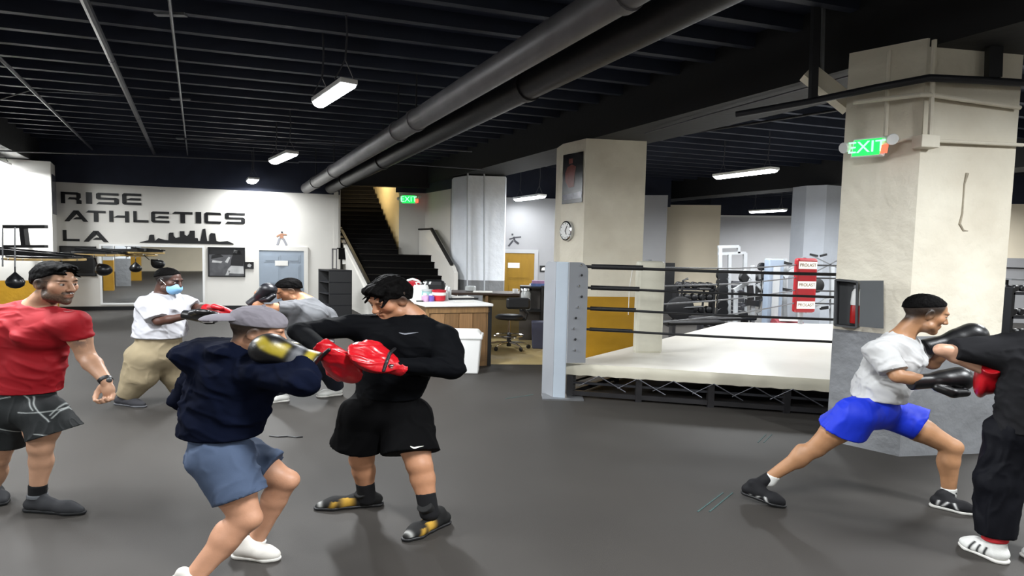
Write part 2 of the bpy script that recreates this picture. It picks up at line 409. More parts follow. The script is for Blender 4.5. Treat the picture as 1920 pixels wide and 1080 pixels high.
# steel hanger and slanted brace left of the column
hp = thing('ceiling_bracket', 'dark steel bracket hanging from the beam left of the broad cream column', 'bracket', tuple(pp(1524, 100, 6.3)))
MB().bar(pp(1524, 190, 6.3), pp(1531, -40, 6.3), .07, .07, V3(0, 1, 0)).build('drop_channel', m_conduit_d, hp)
MB().bar(pp(1541, 150, 6.4), pp(1545, -30, 6.4), .03, .03, V3(0, 1, 0)).build('thin_rod', m_steel, hp)
br = thing('brace', 'pale slanted concrete brace between bracket and broad column', 'brace', tuple(pp(1560, 170, 6.3)))
MB().bar(pp(1513, 135, 6.42), pp(1595, 200, 6.3), .16, .14, V3(0, 1, 0)).build('brace_body', m_conc, br)
bk = tag(MB().bar(pp(1864, 82, 5.66), pp(1862, 146, 5.66), .13, .06, V3(0, 1, 0)).build('cable_bracket', m_black), 'black bracket dropping to the cable on the right face of the broad column', 'bracket')
# ================================================================== EXIT SIGNS
m_exit = mat('exit_glow', (0.02, 0.8, 0.10), 0.4, emit=(0.01, 0.75, 0.08), estr=0.8)
m_exit_l = mat('exit_letter_glow', (0.3, 1, 0.4), 0.4, emit=(0.22, 1.0, 0.35), estr=1.2)
m_redled = mat('red_indicator', (1, .1, .05), 0.4, emit=(1, .12, .06), estr=0.8)
def text_mesh(body, size, depth=0.004):
    c = bpy.data.curves.new('txt', 'FONT'); c.body = body; c.size = size; c.extrude = depth; c.align_x = 'CENTER'; c.align_y = 'CENTER'
    o = bpy.data.objects.new('txt', c); COL.objects.link(o)
    dg = bpy.context.evaluated_depsgraph_get(); dg.update()
    me = bpy.data.meshes.new_from_object(o.evaluated_get(dg)); bpy.data.objects.remove(o); bpy.data.curves.remove(c)
    return me
def put_text(body, size, c, right, up, m, parent, name='lettering', sx=1.0, depth=.004):
    me = text_mesh(body, size, depth); me.materials.clear(); me.materials.append(m)
    right = Vector(right).normalized(); up = Vector(up); up = (up - right * up.dot(right)).normalized(); n = right.cross(up)
    M = Matrix(((right.x * sx, up.x, n.x, c[0]), (right.y * sx, up.y, n.y, c[1]), (right.z * sx, up.z, n.z, c[2]), (0, 0, 0, 1)))
    off = parent.matrix_world.translation if parent is not None else V3(0, 0, 0)
    me.transform(Matrix.Translation(-off) @ M)
    o = bpy.data.objects.new(name, me); COL.objects.link(o)
    if parent is not None: o.parent = parent
    return o
def exit_sign(c, right, w, h, label, lamps, tilt=0.0):
    t = thing('exit_sign', label, 'exit sign', tuple(c), 'green exit signs'); right = Vector(right).normalized(); n = right.cross(V3(0, 0, 1))
    if n.y > 0: n = -n
    up = (V3(0, 0, 1) + right * tilt).normalized()
    MB().box(c, (w * 1.2, .07, h * 1.22), right, n, up).build('housing', m_white, t, bevel=.01)
    MB().box(c + n * .037 - right * w * .04, (w, .006, h), right, n, up).build('face', m_exit, t)
    put_text('EXIT', h * 1.02, c + n * .044 - right * w * .04, right, up, m_exit_l, t, sx=1.05)
    MB().box(c + n * .04 + right * w * .62 - up * h * .2, (w * .22, .03, h * .5), right, n, up).build('indicator', m_redled, t)
    for sgn in lamps:
        q = c + right * sgn * w * .82 + up * h * (.1 if sgn < 0 else .35) + n * .05
        MB().tube([c + right * sgn * w * .55, q], .015, 8).build('lamp_arm', m_white, t)
        MB().lathe([(.02, -.055), (.04, -.03), (.055, .03), (.05, .04), (.02, .036)], q, 14, (n + right * sgn * .5 - V3(0, 0, .3))).build('emergency_lamp', m_white, t, smooth=True)
    return t
fl = (colC[1] - colC[0]).normalized()
exit_sign(pp(1629, 277, 5.80), fl, .235, .155, 'green exit sign with emergency lamps on the broad cream column', (-1, 1), .10)
exit_sign(pp(767, 374, 18.72), (ew1 - ew0), .40, .24, 'small green exit sign on the wall beside the stairs', (-1, 1))
# ================================================================== LETTERING AND SKYLINE ON THE WALL
m_ink = mat('black_vinyl', '0c0c0e', 0.5)
LET = {
 'R': [[(0, 0), (.2, 0), (.2, 1), (0, 1)], [(0, .78), (.9, .78), (.78, 1), (0, 1)], [(.74, .5), (.95, .55), (.95, .9), (.78, 1), (.74, .95)], [(.32, .36), (.85, .36), (.95, .55), (.40, .55)], [(.62, .4), (.85, .4), (.98, .3), (.98, 0), (.74, 0), (.74, .3)]],
 'I': [[(0, 0), (1, 0), (1, 1), (0, 1)]],
 'S': [[(.1, .79), (1, .79), (1, 1), (.1, 1), (0, .9)], [(0, .5), (.2, .5), (.2, .9), (0, .9)], [(.08, .41), (.9, .41), (.9, .6), (0, .6), (0, .5)], [(.8, .1), (1, .1), (1, .5), (.9, .6), (.8, .6)], [(0, 0), (.9, 0), (1, .1), (1, .21), (.12, .21)]],
 'E': [[(.12, .79), (1, .79), (1, 1), (.1, 1), (0, .88)], [(0, .12), (.21, .12), (.21, .88), (0, .88)], [(.14, .4), (.97, .4), (.97, .6), (.45, .6)], [(.1, 0), (1, 0), (1, .21), (.12, .21), (0, .12)]],
 'C': [[(.12, .79), (1, .79), (.94, 1), (.1, 1), (0, .88)], [(0, .12), (.21, .12), (.21, .88), (0, .88)], [(.1, 0), (.94, 0), (1, .21), (.12, .21), (0, .12)]],
 'A': [[(0, 0), (.2, 0), (.58, .8), (.5, 1), (.4, 1)], [(.8, 0), (1, 0), (.6, 1), (.5, 1), (.46, .8)], [(.36, .2), (.78, .2), (.70, .4), (.50, .4)]],
 'T': [[(0, .8), (1, .8), (1, 1), (.14, 1)], [(.4, 0), (.63, 0), (.63, .85), (.4, .85)]],
 'H': [[(0, 0), (.2, 0), (.2, 1), (0, 1)], [(.8, 0), (1, 0), (1, 1), (.8, 1)], [(.2, .4), (.8, .4), (.8, .6), (.42, .6)]],
 'L': [[(0, 0), (.22, 0), (.22, 1), (0, 1)], [(0, 0), (1, 0), (1, .21), (0, .21)]],
}
def word(label, letters):
    """letters: (character, x0, x1, y_top, y_bottom) as surveyed"""
    a = wp(letters[0][1], letters[0][4])
    t = thing('wall_word', label, 'lettering', tuple(a), 'black words on the wall')
    for ch, x0, x1, y0, y1 in letters:
        qa, za = wq(x0, y1); qb, zb = wq(x1, y1); _, zt = wq(x0, y0)
        mb = MB()
        for pl in LET[ch]:
            mb.prism([wpt(qa + (qb - qa) * u, za + (zt - za) * v, .004) for u, v in pl], WN * .012)
        mb.build('letter_' + ch.lower(), m_ink, t)
def zc(x, y): return x / 3.375, y / 3.375 + 280
def wl(s, xs, y0, y1, dy=0.0):
    out = []
    for k, ch in enumerate(s):
        xa, xb = xs[k]; sh = dy * k / max(1, len(s) - 1)
        a = zc(xa, y0 + sh); b = zc(xb, y1 + sh); out.append((ch, a[0], b[0], a[1], b[1]))
    return out
word('large black word RISE at the top of the white wall', wl('RISE', [(387, 520), (546, 584), (610, 752), (775, 895)], 268, 341, 9))
word('large black word ATHLETICS in the middle line on the white wall', wl('ATHLETICS', [(408, 560), (545, 670), (693, 817), (845, 940), (958, 1072), (1090, 1220), (1240, 1275), (1295, 1402), (1425, 1552)], 384, 455, 16))
word('short black word LA below the other words on the white wall', wl('LA', [(400, 505), (530, 688)], 510, 580, 4))
sky = [(885, 590), (940, 575), (945, 545), (955, 540), (975, 541), (980, 580), (1003, 562), (1045, 573), (1066, 575), (1068, 535), (1075, 527), (1098, 527), (1100, 548), (1112, 560), (1138, 555), (1138, 518), (1168, 518), (1168, 540), (1185, 548), (1198, 535), (1203, 515), (1233, 515), (1234, 560), (1252, 562), (1256, 580), (1268, 580), (1276, 540), (1283, 505), (1300, 502), (1306, 545), (1312, 580), (1324, 580), (1326, 540), (1335, 530), (1362, 532), (1370, 580), (1390, 585), (1440, 580), (1478, 597), (1200, 597)]
mb = MB()
base_z = wq(*zc(1180, 596))[1]
pts = [wq(*zc(x, y)) for x, y in sky]
mb2 = MB()
for (qa, za), (qb, zb) in zip(pts[:-2], pts[1:-1]):
    if qb - qa > 1e-4: mb2.prism([wpt(qa, base_z, .004), wpt(qb, base_z, .004), wpt(qb, max(zb, base_z + .01), .004), wpt(qa, max(za, base_z + .01), .004)], WN * .012)
tag(mb2.build('skyline_decal', m_ink), 'black city skyline silhouette on the white wall beside the lettering', 'decal')
# mirror
m_mirror = mat('mirror_glass', (0.86, 0.87, 0.86), 0.02, 1.0)
mt = thing('mirror', 'wide frameless wall mirror under the black lettering', 'mirror', tuple(wp(193, 568)))
qa, za = wq(193, 568); qb, zb = wq(381, 567); zt = wq(193, 461)[1]
MB().prism([wpt(qa, za, .004), wpt(qb, za, .004), wpt(qb, zt, .004), wpt(qa, zt, .004)], WN * .012).build('glass', m_mirror, mt)
for (x0, x1, y0, y1) in ((qa - .05, qb + .05, za - .05, za), (qa - .05, qb + .05, zt, zt + .05), (qa - .05, qa, za, zt), (qb, qb + .05, za, zt)):
    MB().prism([wpt(x0, y0, .004), wpt(x1, y0, .004), wpt(x1, y1, .004), wpt(x0, y1, .004)], WN * .022).build('rim', m_white, mt)
# framed pictures
m_g1 = mat('photo_dark_grey', '1c1c1e', 0.4, var=0.5, vscale=2.5); m_g2 = mat('photo_mid_grey', '5d5d60', 0.4, var=0.5, vscale=5); m_g3 = mat('photo_light_grey', 'b9b9b8', 0.4, var=0.3, vscale=5)
def wall_rect(x0, y0, x1, y1): 
    qa, zt = wq(x0, y0); qb, zb = wq(x1, y1); return qa, zb, qb, zt
def picture(label, r, shapes, fr=.03, m_bg=m_g2):
    qa, zb, qb, zt = r
    t = thing('framed_picture', label, 'picture', tuple(wpt((qa + qb) / 2, zb)), 'pictures on the white wall')
    mb = MB()
    for (x0, x1, y0, y1) in ((qa, qb, zb, zb + fr), (qa, qb, zt - fr, zt), (qa, qa + fr, zb, zt), (qb - fr, qb, zb, zt)):
        mb.prism([wpt(x0, y0, .004), wpt(x1, y0, .004), wpt(x1, y1, .004), wpt(x0, y1, .004)], WN * .035)
    mb.build('frame', m_black, t)
    MB().prism([wpt(qa, zb, .006), wpt(qb, zb, .006), wpt(qb, zt, .006), wpt(qa, zt, .006)], WN * .008).build('print', m_bg, t)
    for k, (mm, pl) in enumerate(shapes):
        MB().prism([wpt(qa + (qb - qa) * u, zb + (zt - zb) * v, .015) for u, v in pl], WN * .0015).build('print_or_reflection', mm, t)
picture('framed black and white boxing photograph beside the mirror', wall_rect(390, 463, 460, 519), [
    (m_g1, [(.03, .75), (.97, .75), (.97, .97), (.03, .97)]), (m_g3, [(.55, .12), (.97, .10), (.95, .36), (.62, .38), (.52, .25)]), (m_g1, [(.60, .38), (.95, .38), (.98, .75), (.85, .9), (.7, .86), (.62, .6)]),
    (m_g3, [(.45, .50), (.52, .46), (.60, .66), (.55, .68), (.5, .6)]), (m_g3, [(.1, .48), (.35, .46), (.38, .52), (.12, .56)]), (m_g1, [(.08, .6), (.42, .68), (.3, .78), (.1, .72)]), (m_g3, [(.68, .82), (.78, .8), (.8, .9), (.7, .92)]), (m_g3, [(.46, .05), (.54, .05), (.6, .2), (.52, .22)])])
picture('tiny black and white framed print next to the boxing photograph', wall_rect(459, 491, 476, 504), [(m_g3, [(.3, .3), (.6, .2), (.75, .55), (.5, .8), (.3, .6)])], .012, m_g1)
picture('dark framed poster on the lettered wall behind the speed bags', wall_rect(112, 461, 182, 518), [(m_g1, [(.1, .1), (.9, .1), (.9, .6), (.1, .7)])], .03, mat('poster_charcoal', '3a3a3c', .4, var=.4))
# grey door
m_dgrey = mat('grey_door_paint', '8f9aa6', 0.5, var=0.06); m_dyel = mat('ochre_door_paint', '8d6a12', 0.5, var=0.15, vscale=3, stretch=(4, 4, .5))
def door(name, frame_of, x0, x1, ytop, m, panels, label, sign):
    """frame_of: function (px,py)->(q,z), point maker (q,z,off), normal"""
    fq, fp, n = frame_of
    qa, zt = fq(x0, ytop); qb = fq(x1, ytop)[0]
    o = struct(name, MB().prism([fp(qa, 0, .003), fp(qb, 0, .003), fp(qb, zt, .003), fp(qa, zt, .003)], n * .03), m, label=label)
    w = qb - qa
    for (u0, u1, v0, v1) in panels:
        mb = MB()
        x_0, x_1, z_0, z_1 = qa + w * u0, qa + w * u1, zt * v0, zt * v1; e = .05
        mb.prism([fp(x_0, z_0, .032), fp(x_1, z_0, .032), fp(x_1, z_1, .032), fp(x_0, z_1, .032)], n * .008)
        mb.prism([fp(x_0 + e, z_0 + e, .04), fp(x_1 - e, z_0 + e, .04), fp(x_1 - e, z_1 - e, .04), fp(x_0 + e, z_1 - e, .04)], n * .01)
        mb.build('panel', m, o)
    fr = MB(); t = .12
    for (a, b, c, d) in ((qa - t, qa, 0, zt + t), (qb, qb + t, 0, zt + t), (qa, qb, zt, zt + t)):
        fr.prism([fp(a, c, .003), fp(b, c, .003), fp(b, d, .003), fp(a, d, .003)], n * .05)
    fr.build('casing', m_wall if name == 'door_1' else m_wallg, o)
    MB().lathe([(.03, 0), (.03, .03), (.015, .035), (.015, .06), (.045, .07), (.05, .1), (.03, .12), (.005, .122)], fp(qb - .12, zt * .46, .033), 14, n).build('door_knob', m_chrome, o, smooth=True)
    qs, zs0 = fq(sign[0], sign[3]); qe, zs1 = fq(sign[2], sign[1])
    MB().prism([fp(qs, zs0, .05), fp(qe, zs0, .05), fp(qe, zs1, .05), fp(qs, zs1, .05)], n * .006).build('door_sign', m_paper, o, bevel=.002)
    return o
door('door_1', (wq, wpt, WN), 486, 570, 469, m_dgrey, [(.1, .47, .80, .93), (.55, .92, .80, .93), (.1, .47, .42, .76), (.55, .92, .42, .76), (.1, .47, .06, .38), (.55, .92, .06, .38)], 'grey panelled door in the white wall', (516, 489, 540, 498))
YT = (yw1 - yw0); YT.z = 0; YT.normalize(); YN = V3(YT.y, -YT.x, 0)
if YN.y > 0: YN = -YN
Y0 = V3(yw0.x, yw0.y, 0)
def yq(px, py):
    p = onplane(px, py, Y0, YN); return (p - Y0).dot(YT), p.z
def ypt(q, z, off=0.0): return Y0 + YT * q + V3(0, 0, z) + YN * off
door('door_2', (yq, ypt, YN), 945, 1002, 474, m_dyel, [(.12, .88, .55, .92), (.12, .88, .08, .5)], 'ochre door behind the reception counter', (952, 493, 974, 502))
# wall stickers of fighters (plain figures)
m_skin_s = mat('sticker_tan', 'a2745a', .6); m_grey_s = mat('sticker_grey', '8b8b90', .6); m_dark_s = mat('sticker_dark', '2a2a30', .6)
def fighter(label, fq, fp, n, x, y, h, strokes):
    q0_, z0_ = fq(x, y); q1_, z1_ = fq(x, y - h); s = z1_ - z0_
    t = thing('fighter_decal', label, 'decal', tuple(fp(q0_, z0_)), 'small fighter stickers')
    for k, (mm, pl, w) in enumerate(strokes):
        mb = MB()
        for (a, b) in zip(pl[:-1], pl[1:]):
            A = fp(q0_ + a[0] * s * 1.15, z0_ + a[1] * s, .006 + .0015 * k); B = fp(q0_ + b[0] * s * 1.15, z0_ + b[1] * s, .006 + .0015 * k)
            mb.bar(A, B, w * s, .002, n)
        mb.build('figure_piece', mm, t)
fighter('small sticker of a standing martial artist above the grey door', wq, wpt, WN, 528, 460, 26, [
    (m_grey_s, [(-.25, 0), (-.12, .5), (.02, .55)], .16), (m_grey_s, [(.3, 0), (.12, .45), (0, .55)], .16), (m_skin_s, [(0, .5), (.02, .85)], .22), (m_skin_s, [(-.3, .62), (-.05, .8), (.3, .78)], .1), (m_dark_s, [(.02, .88), (.03, 1.0)], .13)])
fighter('small dark sticker of a kicking fighter above the ochre door', yq, ypt, YN, 963, 462, 24, [
    (m_dark_s, [(-.35, 0), (-.05, .45)], .14), (m_dark_s, [(.35, .2), (.05, .45), (.0, .75)], .16), (m_dark_s, [(-.3, .55), (.1, .7), (.5, .75)], .1), (m_dark_s, [(-.1, .85), (-.1, 1)], .14)])
# little plates
tag(MB().prism([wpt(*wq(*p), .004) for p in ((642, 495), (651, 495), (651, 481), (642, 481))], WN * .006).build('notice', m_paper), 'small white notice left of the stairs', 'notice')
mb = MB()
a_, b_ = wq(622, 505), wq(632, 466)
for (x0, x1, y0, y1) in ((a_[0], b_[0], a_[1], a_[1] + .04), (a_[0], b_[0], b_[1] - .04, b_[1]), (a_[0], a_[0] + .035, a_[1], b_[1]), (b_[0] - .035, b_[0], a_[1], b_[1])):
    mb.prism([wpt(x0, y0, .004), wpt(x1, y0, .004), wpt(x1, y1, .004), wpt(x0, y1, .004)], WN * .02)
tag(mb.build('narrow_frame', m_pipe), 'narrow empty dark frame on the wall above the black shelf unit', 'frame')
pl = thing('door_plate', 'black square door plate right of the ochre door', 'sign', tuple(ypt(*yq(1020, 512))))
MB().prism([ypt(*yq(*p), .004) for p in ((1012, 510), (1025, 510), (1025, 498), (1012, 498))], YN * .008).build('plate', m_black, pl)
MB().prism([ypt(*yq(*p), .013) for p in ((1015, 507), (1022, 507), (1021, 501), (1016, 502))], YN * .003).build('emblem', m_paper, pl)
# ================================================================== STAIRS
m_stair = mat('stair_black', '090808', 0.85, spec=.1, var=0.3, vscale=5, bump=0.1)
m_tread = mat('stair_tread_rubber', '110f0d', 0.8, spec=.15, var=0.3, vscale=5)
st = thing('staircase', 'black staircase with a wide lower flight climbing past the lettered wall', 'stairs', (-3.5, 16, 0))
def sx_at(X, Y, Yt): return X + (Yt - Y) * -0.50
z = 0; Yc = 15.35
for k in range(9):
    z0 = z; z = z + 0.194; Y1 = Yc + .30
    xl, xr = sx_at(-4.26, 16.9, Yc), sx_at(-2.02, 16.9, Yc)
    xl1, xr1 = sx_at(-4.26, 16.9, 18.4), sx_at(-2.02, 16.9, 18.4)
    MB().prism([V3(xl, Yc, 0), V3(xr, Yc, 0), V3(xr1, 18.4, 0), V3(xl1, 18.4, 0)], (0, 0, z - .03)).build('riser', m_stair, st)
    MB().prism([V3(xl, Yc - .03, z - .03), V3(xr, Yc - .03, z - .03), V3(xr - .15, Y1 + .05, z - .03), V3(xl - .15, Y1 + .05, z - .03)], (0, 0, .03)).build('tread', m_tread, st)
    Yc = Y1
Yl = Yc; zl = z
xl, xr = sx_at(-4.26, 16.9, Yl), sx_at(-2.02, 16.9, Yl)
MB().prism([V3(xl, Yl, 0), V3(xr, Yl, 0), V3(xr - .3, 18.78, 0), V3(xl - .4, 18.78, 0)], (0, 0, zl - .02)).build('landing', m_stair, st)
z = zl; Yc = 18.15
for k in range(17):
    z0 = z; z = z + .16; Y1 = Yc + .22
    xr = sx_at(-3.58, 18.1, Yc); xl = xr - 2.35
    MB().prism([V3(xl, Yc, z0 - .2), V3(xr, Yc, z0 - .2), V3(xr - .11, Y1, z0 - .2), V3(xl - .11, Y1, z0 - .2)], (0, 0, z - z0 + .17)).build('riser', m_stair, st)
    MB().prism([V3(xl, Yc - .025, z - .03), V3(xr, Yc - .025, z - .03), V3(xr - .11, Y1 + .03, z - .03), V3(xl - .11, Y1 + .03, z - .03)], (0, 0, .03)).build('tread', m_tread, st)
    Yc = Y1
# lit inner wall right of the upper flight
m_warm = mat('warm_stair_wall', 'd8c9a0', .7, var=.05)
ia = V3(sx_at(-3.52, 18.1, 18.3), 18.3, 0)
struct('wall_stairwell', MB().prism([V3(ew0.x, ew0.y, 0), V3(pp(696, 400, 22).x, 22, 0), V3(pp(696, 400, 22).x + .1, 22, 0), V3(ew0.x + .1, ew0.y + .05, 0)], (0, 0, 4.78)), m_warm)
wall_slab('wall_stair_back', (-9.5, 22), (-4, 22.0), 0, 4.78, m_warm, .1)
wl_ = thing('stairwell_lamp', 'warm lamp glowing at the head of the stairs', 'lamp', (-5.2, 19.7, 4.55))
MB().lathe([(.02, .1), (.1, .08), (.14, 0), (.1, -.06), (.02, -.08)], (-5.2, 19.7, 4.55), 16).build('globe', mat('warm_globe', (1, .8, .5), .4, emit=(1, .78, .42), estr=6), wl_, smooth=True)
MB().tube([(-5.2, 19.7, 4.6), (-5.2, 19.7, 4.8)], .015, 6).build('stem', m_conduit, wl_)
ld = bpy.data.lights.new('stair_glow', 'POINT'); ld.energy = 40; ld.color = (1, .80, .48); ld.shadow_soft_size = .15
lo = bpy.data.objects.new('stair_glow', ld); COL.objects.link(lo); lo.parent = wl_; lo.location = (0, 0, -.15)
# balustrades
m_rail = mat('rail_black', '0a0909', .6, var=.2)
sw = struct('wall_balustrade_left', MB().prism([V3(sx_at(-4.33, 16.9, 15.2), 15.2, 0), V3(sx_at(-4.33, 16.9, 19.2), 19.2, 0), pp(637, 430, 19.2), pp(692, 534, 16.3), V3(sx_at(-4.33, 16.9, 15.2), 15.2, .25)], V3(-.12, -.02, 0)), m_wall)
hr = thing('handrail', 'black handrail on the left side of the stairs', 'handrail', tuple(pp(690, 530, 16.3)), 'stair handrails')
MB().bar(pp(692, 532, 16.25), pp(638, 427, 19.15), .09, .06).build('rail', m_rail, hr)
sr = struct('wall_balustrade_right', MB().prism([V3(pp(852, 500, 15.9).x, 15.9, 0), V3(pp(786, 500, 18.9).x, 18.9, 0), pp(786, 432, 18.9), pp(809, 431, 18.0), pp(846, 497, 16.1), V3(pp(852, 500, 15.9).x, 15.9, 1.3)], V3(.10, .02, 0)), m_wall)
hr = thing('handrail', 'dark handrail on the short white wall right of the stairs', 'handrail', tuple(pp(846, 494, 16.1)), 'stair handrails')
MB().bar(pp(786, 430, 18.9), pp(809, 429, 18.0), .08, .05).bar(pp(809, 429, 18.0), pp(847, 496, 16.05), .08, .07).build('rail', m_rail, hr)
# jamb where the lettered wall ends
q2 = q1
struct('trim_10', MB().prism([wpt(q1 - .08, 0, .02), wpt(q1 + .06, 0, .02), wpt(q1 + .06, WTOP + .1, .02), wpt(q1 - .08, WTOP + .1, .02)], WN * -.25), m_wall)
wall_slab('wall_stair_left', wpt(q1 + .02, 0).xy, (wpt(q1, 0).x - 2.0, 22.0), 0, 4.78, m_wall, .1)
struct('trim_11', MB().bar((-8, 17.9, 4.25), (-1.6, 18.9, 4.25), .3, .75), m_beam)
# ================================================================== BOXING RING
m_canvas = mat('ring_canvas', 'dcd8cf', 0.38, var=0.06, vscale=1.0, bump=0.08, bscale=3, dark='cfcabf')
m_apron = mat('apron_vinyl', 'c9c4b2', 0.45, var=0.1, vscale=2.5, bump=0.35, bscale=3)
m_gpad = mat('grey_steel_paint', '8b8e93', 0.45, var=0.06); m_gpad2 = mat('pale_grey_paint', 'a9b3bd', 0.4, var=0.05)
m_wpad = mat('cream_pad_vinyl', 'cfccbc', 0.45, var=0.1, vscale=4, bump=0.3, bscale=6)
m_rpad = mat('red_pad_vinyl', '8e0f19', 0.4, var=0.12, vscale=4)
m_rope = mat('black_rope', '111114', 0.6, var=0.2, vscale=20, bump=0.2, bscale=60); m_rope2 = mat('grey_rope', '4a4b4f', 0.6, var=0.2, vscale=20)
RF, RFR, RBR, RBL = V3(.75, 7.75, 0), V3(5.3, 6.78, 0), V3(10.3, 12.95, 0), V3(4.9, 12.84, 0)
CZ = 0.48
rg = thing('boxing_ring', 'boxing ring platform with a pale canvas and black under frame', 'boxing ring', tuple(RF))
def inset(p, k): c = (RF + RFR + RBR + RBL) / 4; return p + (c - p) * k
up = V3(0, 0, 1)
quad = [RF, RFR, RBR, RBL]
# canvas top as a fine, slightly uneven sheet
mb = MB(); N = 24
idx = {}
for i in range(N + 1):
    for j in range(N + 1):
        a = RF.lerp(RFR, i / N); b = RBL.lerp(RBR, i / N); p = a.lerp(b, j / N)
        e = min(i, N - i, j, N - j)
        p.z = CZ + (0.004 * math.sin(p.x * 2.1 + p.y) + .003 * math.sin(p.y * 3.3) if e > 0 else -.012)
        idx[i, j] = len(mb.v); mb.v.append(p)
for i in range(N):
    for j in range(N): mb.f.append([idx[i, j], idx[i + 1, j], idx[i + 1, j + 1], idx[i, j + 1]]); mb.m.append(0)
mb.build('canvas', m_canvas, rg, smooth=True, fix=False)
def apron(a, b, name):
    mb = MB(); n = 48; d = (b - a).normalized(); o = V3(d.y, -d.x, 0)
    if o.dot((RF + RBR) / 2 - a) > 0: o = -o
    rows = [(0, CZ - .012), (.018, CZ - .04), (.02, CZ - .10), (.012, CZ - .165), (-.02, CZ - .175)]
    for k in range(n + 1):
        p = a.lerp(b, k / n); w = .010 * math.sin(k * 1.7) * math.sin(k * .43)
        for q, (off, z) in enumerate(rows): mb.v.append(p + o * (off + w * (q > 0)) + V3(0, 0, z + (.006 * math.sin(k * 2.4) if q == 3 else 0)))
    R = len(rows)
    for k in range(n):
        for q in range(R - 1): mb.f.append([k * R + q, (k + 1) * R + q, (k + 1) * R + q + 1, k * R + q + 1]); mb.m.append(0)
    ob = mb.build(name, m_apron, rg, smooth=True, fix=False)
for a, b in zip(quad, quad[1:] + quad[:1]): apron(a, b, 'apron')
# deck and under frame
qi = [inset(p, .015) for p in quad]
MB().prism([p + up * (CZ - .16) for p in qi], up * .14).build('deck', m_black, rg)
for a, b in zip(qi, qi[1:] + qi[:1]):
    MB().bar(a + up * .06, b + up * .06, .06, .06).build('bottom_rail', m_pipe2, rg)
    MB().bar(a + up * .2, b + up * .2, .03, .03).build('middle_rail', m_conduit_d, rg)
    for k in range(6):
        p = a.lerp(b, k / 5.0 if k < 5 else .99); MB().bar(p, p + up * (CZ - .15), .08, .08).build('frame_leg', m_pipe2, rg)
fd = (RFR - RF).normalized()
for k, x in enumerate((1127, 1209, 1282, 1362, 1440, 1512)):
    t_ = ((x - 1055) / 520) * .70; p = RF.lerp(RFR, t_) + V3(fd.y, -fd.x, 0) * .015
    MB().tube([p + up * .32, p + fd * .36 + up * .13], .008, 6).tube([p + up * .32, p - fd * .26 + up * .17], .006, 6).build('apron_lace', m_conduit, rg)
def post_pad(name, label, parts, cat='corner pad'):
    t = thing(name, label, cat, tuple(parts[0]), 'ring corner pads'); return t
# near corner: folded grey steel plates with bolts
fp_ = thing('corner_post', 'tall grey steel corner post with bolt holes at the front of the ring', 'ring post', (RF.x - .1, RF.y - .15, 0), 'ring corner posts')
def plate(pts2, th, name, m):
    mb = MB(); a = Vector(pts2[0]); b = Vector(pts2[1]); zt = pts2[2]; zb = pts2[3]; r = .12
    d = (b - a).normalized(); n = d.cross(up).normalized() * th
    out = [a + up * zb, b + up * zb]; L = (b - a).length
    for k in range(7):
        w = math.pi / 2 * k / 6; out.append(a + d * (L - r + r * math.cos(w)) + up * (zt - r + r * math.sin(w)))
    out += [a + up * zt]
    mb.prism(out, n); mb.build(name, m, fp_)
g0 = V3(pp(1040, 600, 7.66).x, 7.66, 0); g1 = V3(pp(1064, 600, 7.62).x, 7.62, 0)
MB().prism([g0, g1, g1 + V3(.0, .12, 0), g0 + V3(0, .12, 0)], up * 1.84).build('front_channel', m_gpad2, fp_, bevel=.01)
gl = V3(pp(1019, 600, 7.95).x, 7.95, 0)
plate([g0, gl, 1.84, 0], .03, 'side_plate', m_gpad)
gr = V3(pp(1098, 560, 7.78).x, 7.66, 0)
plate([g1, gr, 1.84, .50], .03, 'side_plate', m_gpad)
MB().box((g0 + g1) / 2 + V3(.05, .06, .01), (.55, .3, .02)).build('foot_plate', m_steel, fp_)
nrm = V3(-.1, -1, 0)
for k, (x, y) in enumerate(((1090, 497), (1091, 516), (1086, 536), (1091, 556), (1084, 576), (1080, 596), (1076, 616), (1079, 636), (1078, 656))):
    c = pp(x, y, 7.60); MB().lathe([(.016, 0), (.016, .02), (.008, .028)], c, 8, V3(-.2, -1, 0)).build('bolt', m_chrome if k % 2 == 0 else m_black, fp_)
def pad(name, label, c, w, dth, z0, z1, m, d, patches=(), text=None):
    t = thing(name, label, 'corner pad', (c.x, c.y, CZ), 'ring corner pads'); d = Vector(d).normalized(); n = V3(d.y, -d.x, 0)
    MB().lathe([(.05, CZ - .02), (.05, z1 + .02)], V3(c.x, c.y, 0) - n * .0, 12).build('post', m_gpad, t)
    MB().box(V3(c.x, c.y, (z0 + z1) / 2) + n * .08, (w, dth, z1 - z0), d, n).build('cushion', m, t, bevel=min(.05, dth * .4))
    for (za, zb) in patches:
        cc = V3(c.x, c.y, (za + zb) / 2) + n * (.08 + dth / 2 + .003)
        MB().box(cc, (w * .88, .006, zb - za), d, n).build('label_patch', m_paper, t)
        if text: put_text(text, (zb - za) * .62, cc + n * .005, d, up, m_brown, t, sx=.92, depth=.001)
    return t
m_brown = mat('brown_print', '6b4a2a', .6)
wc = pp(1214, 560, 8.75); pad('corner_pad', 'cream padded corner pad on the left edge of the ring', wc, .43, .16, CZ - .02, 1.86, m_wpad, (1, .1, 0))
MB().tube([pp(1186, 505, 8.55), pp(1180, 540, 8.55), pp(1178, 590, 8.55)], .006, 6).build('tie_cord', m_paper, bpy.data.objects['corner_pad'])
rc = pp(1503, 560, 12.75); pad('corner_pad', 'red corner pad with three white labels at the back of the ring', rc, .48, .16, .74, 1.93, m_rpad, (1, .12, 0), ((1.70, 1.86), (1.27, 1.43), (.83, .99)), 'PROLAST')
pad('corner_pad', 'grey corner pad of the ring hidden behind the broad cream column', RFR + V3(-.1, .25, 0), .4, .16, CZ, 1.86, m_gpad, (1, -.2, 0))
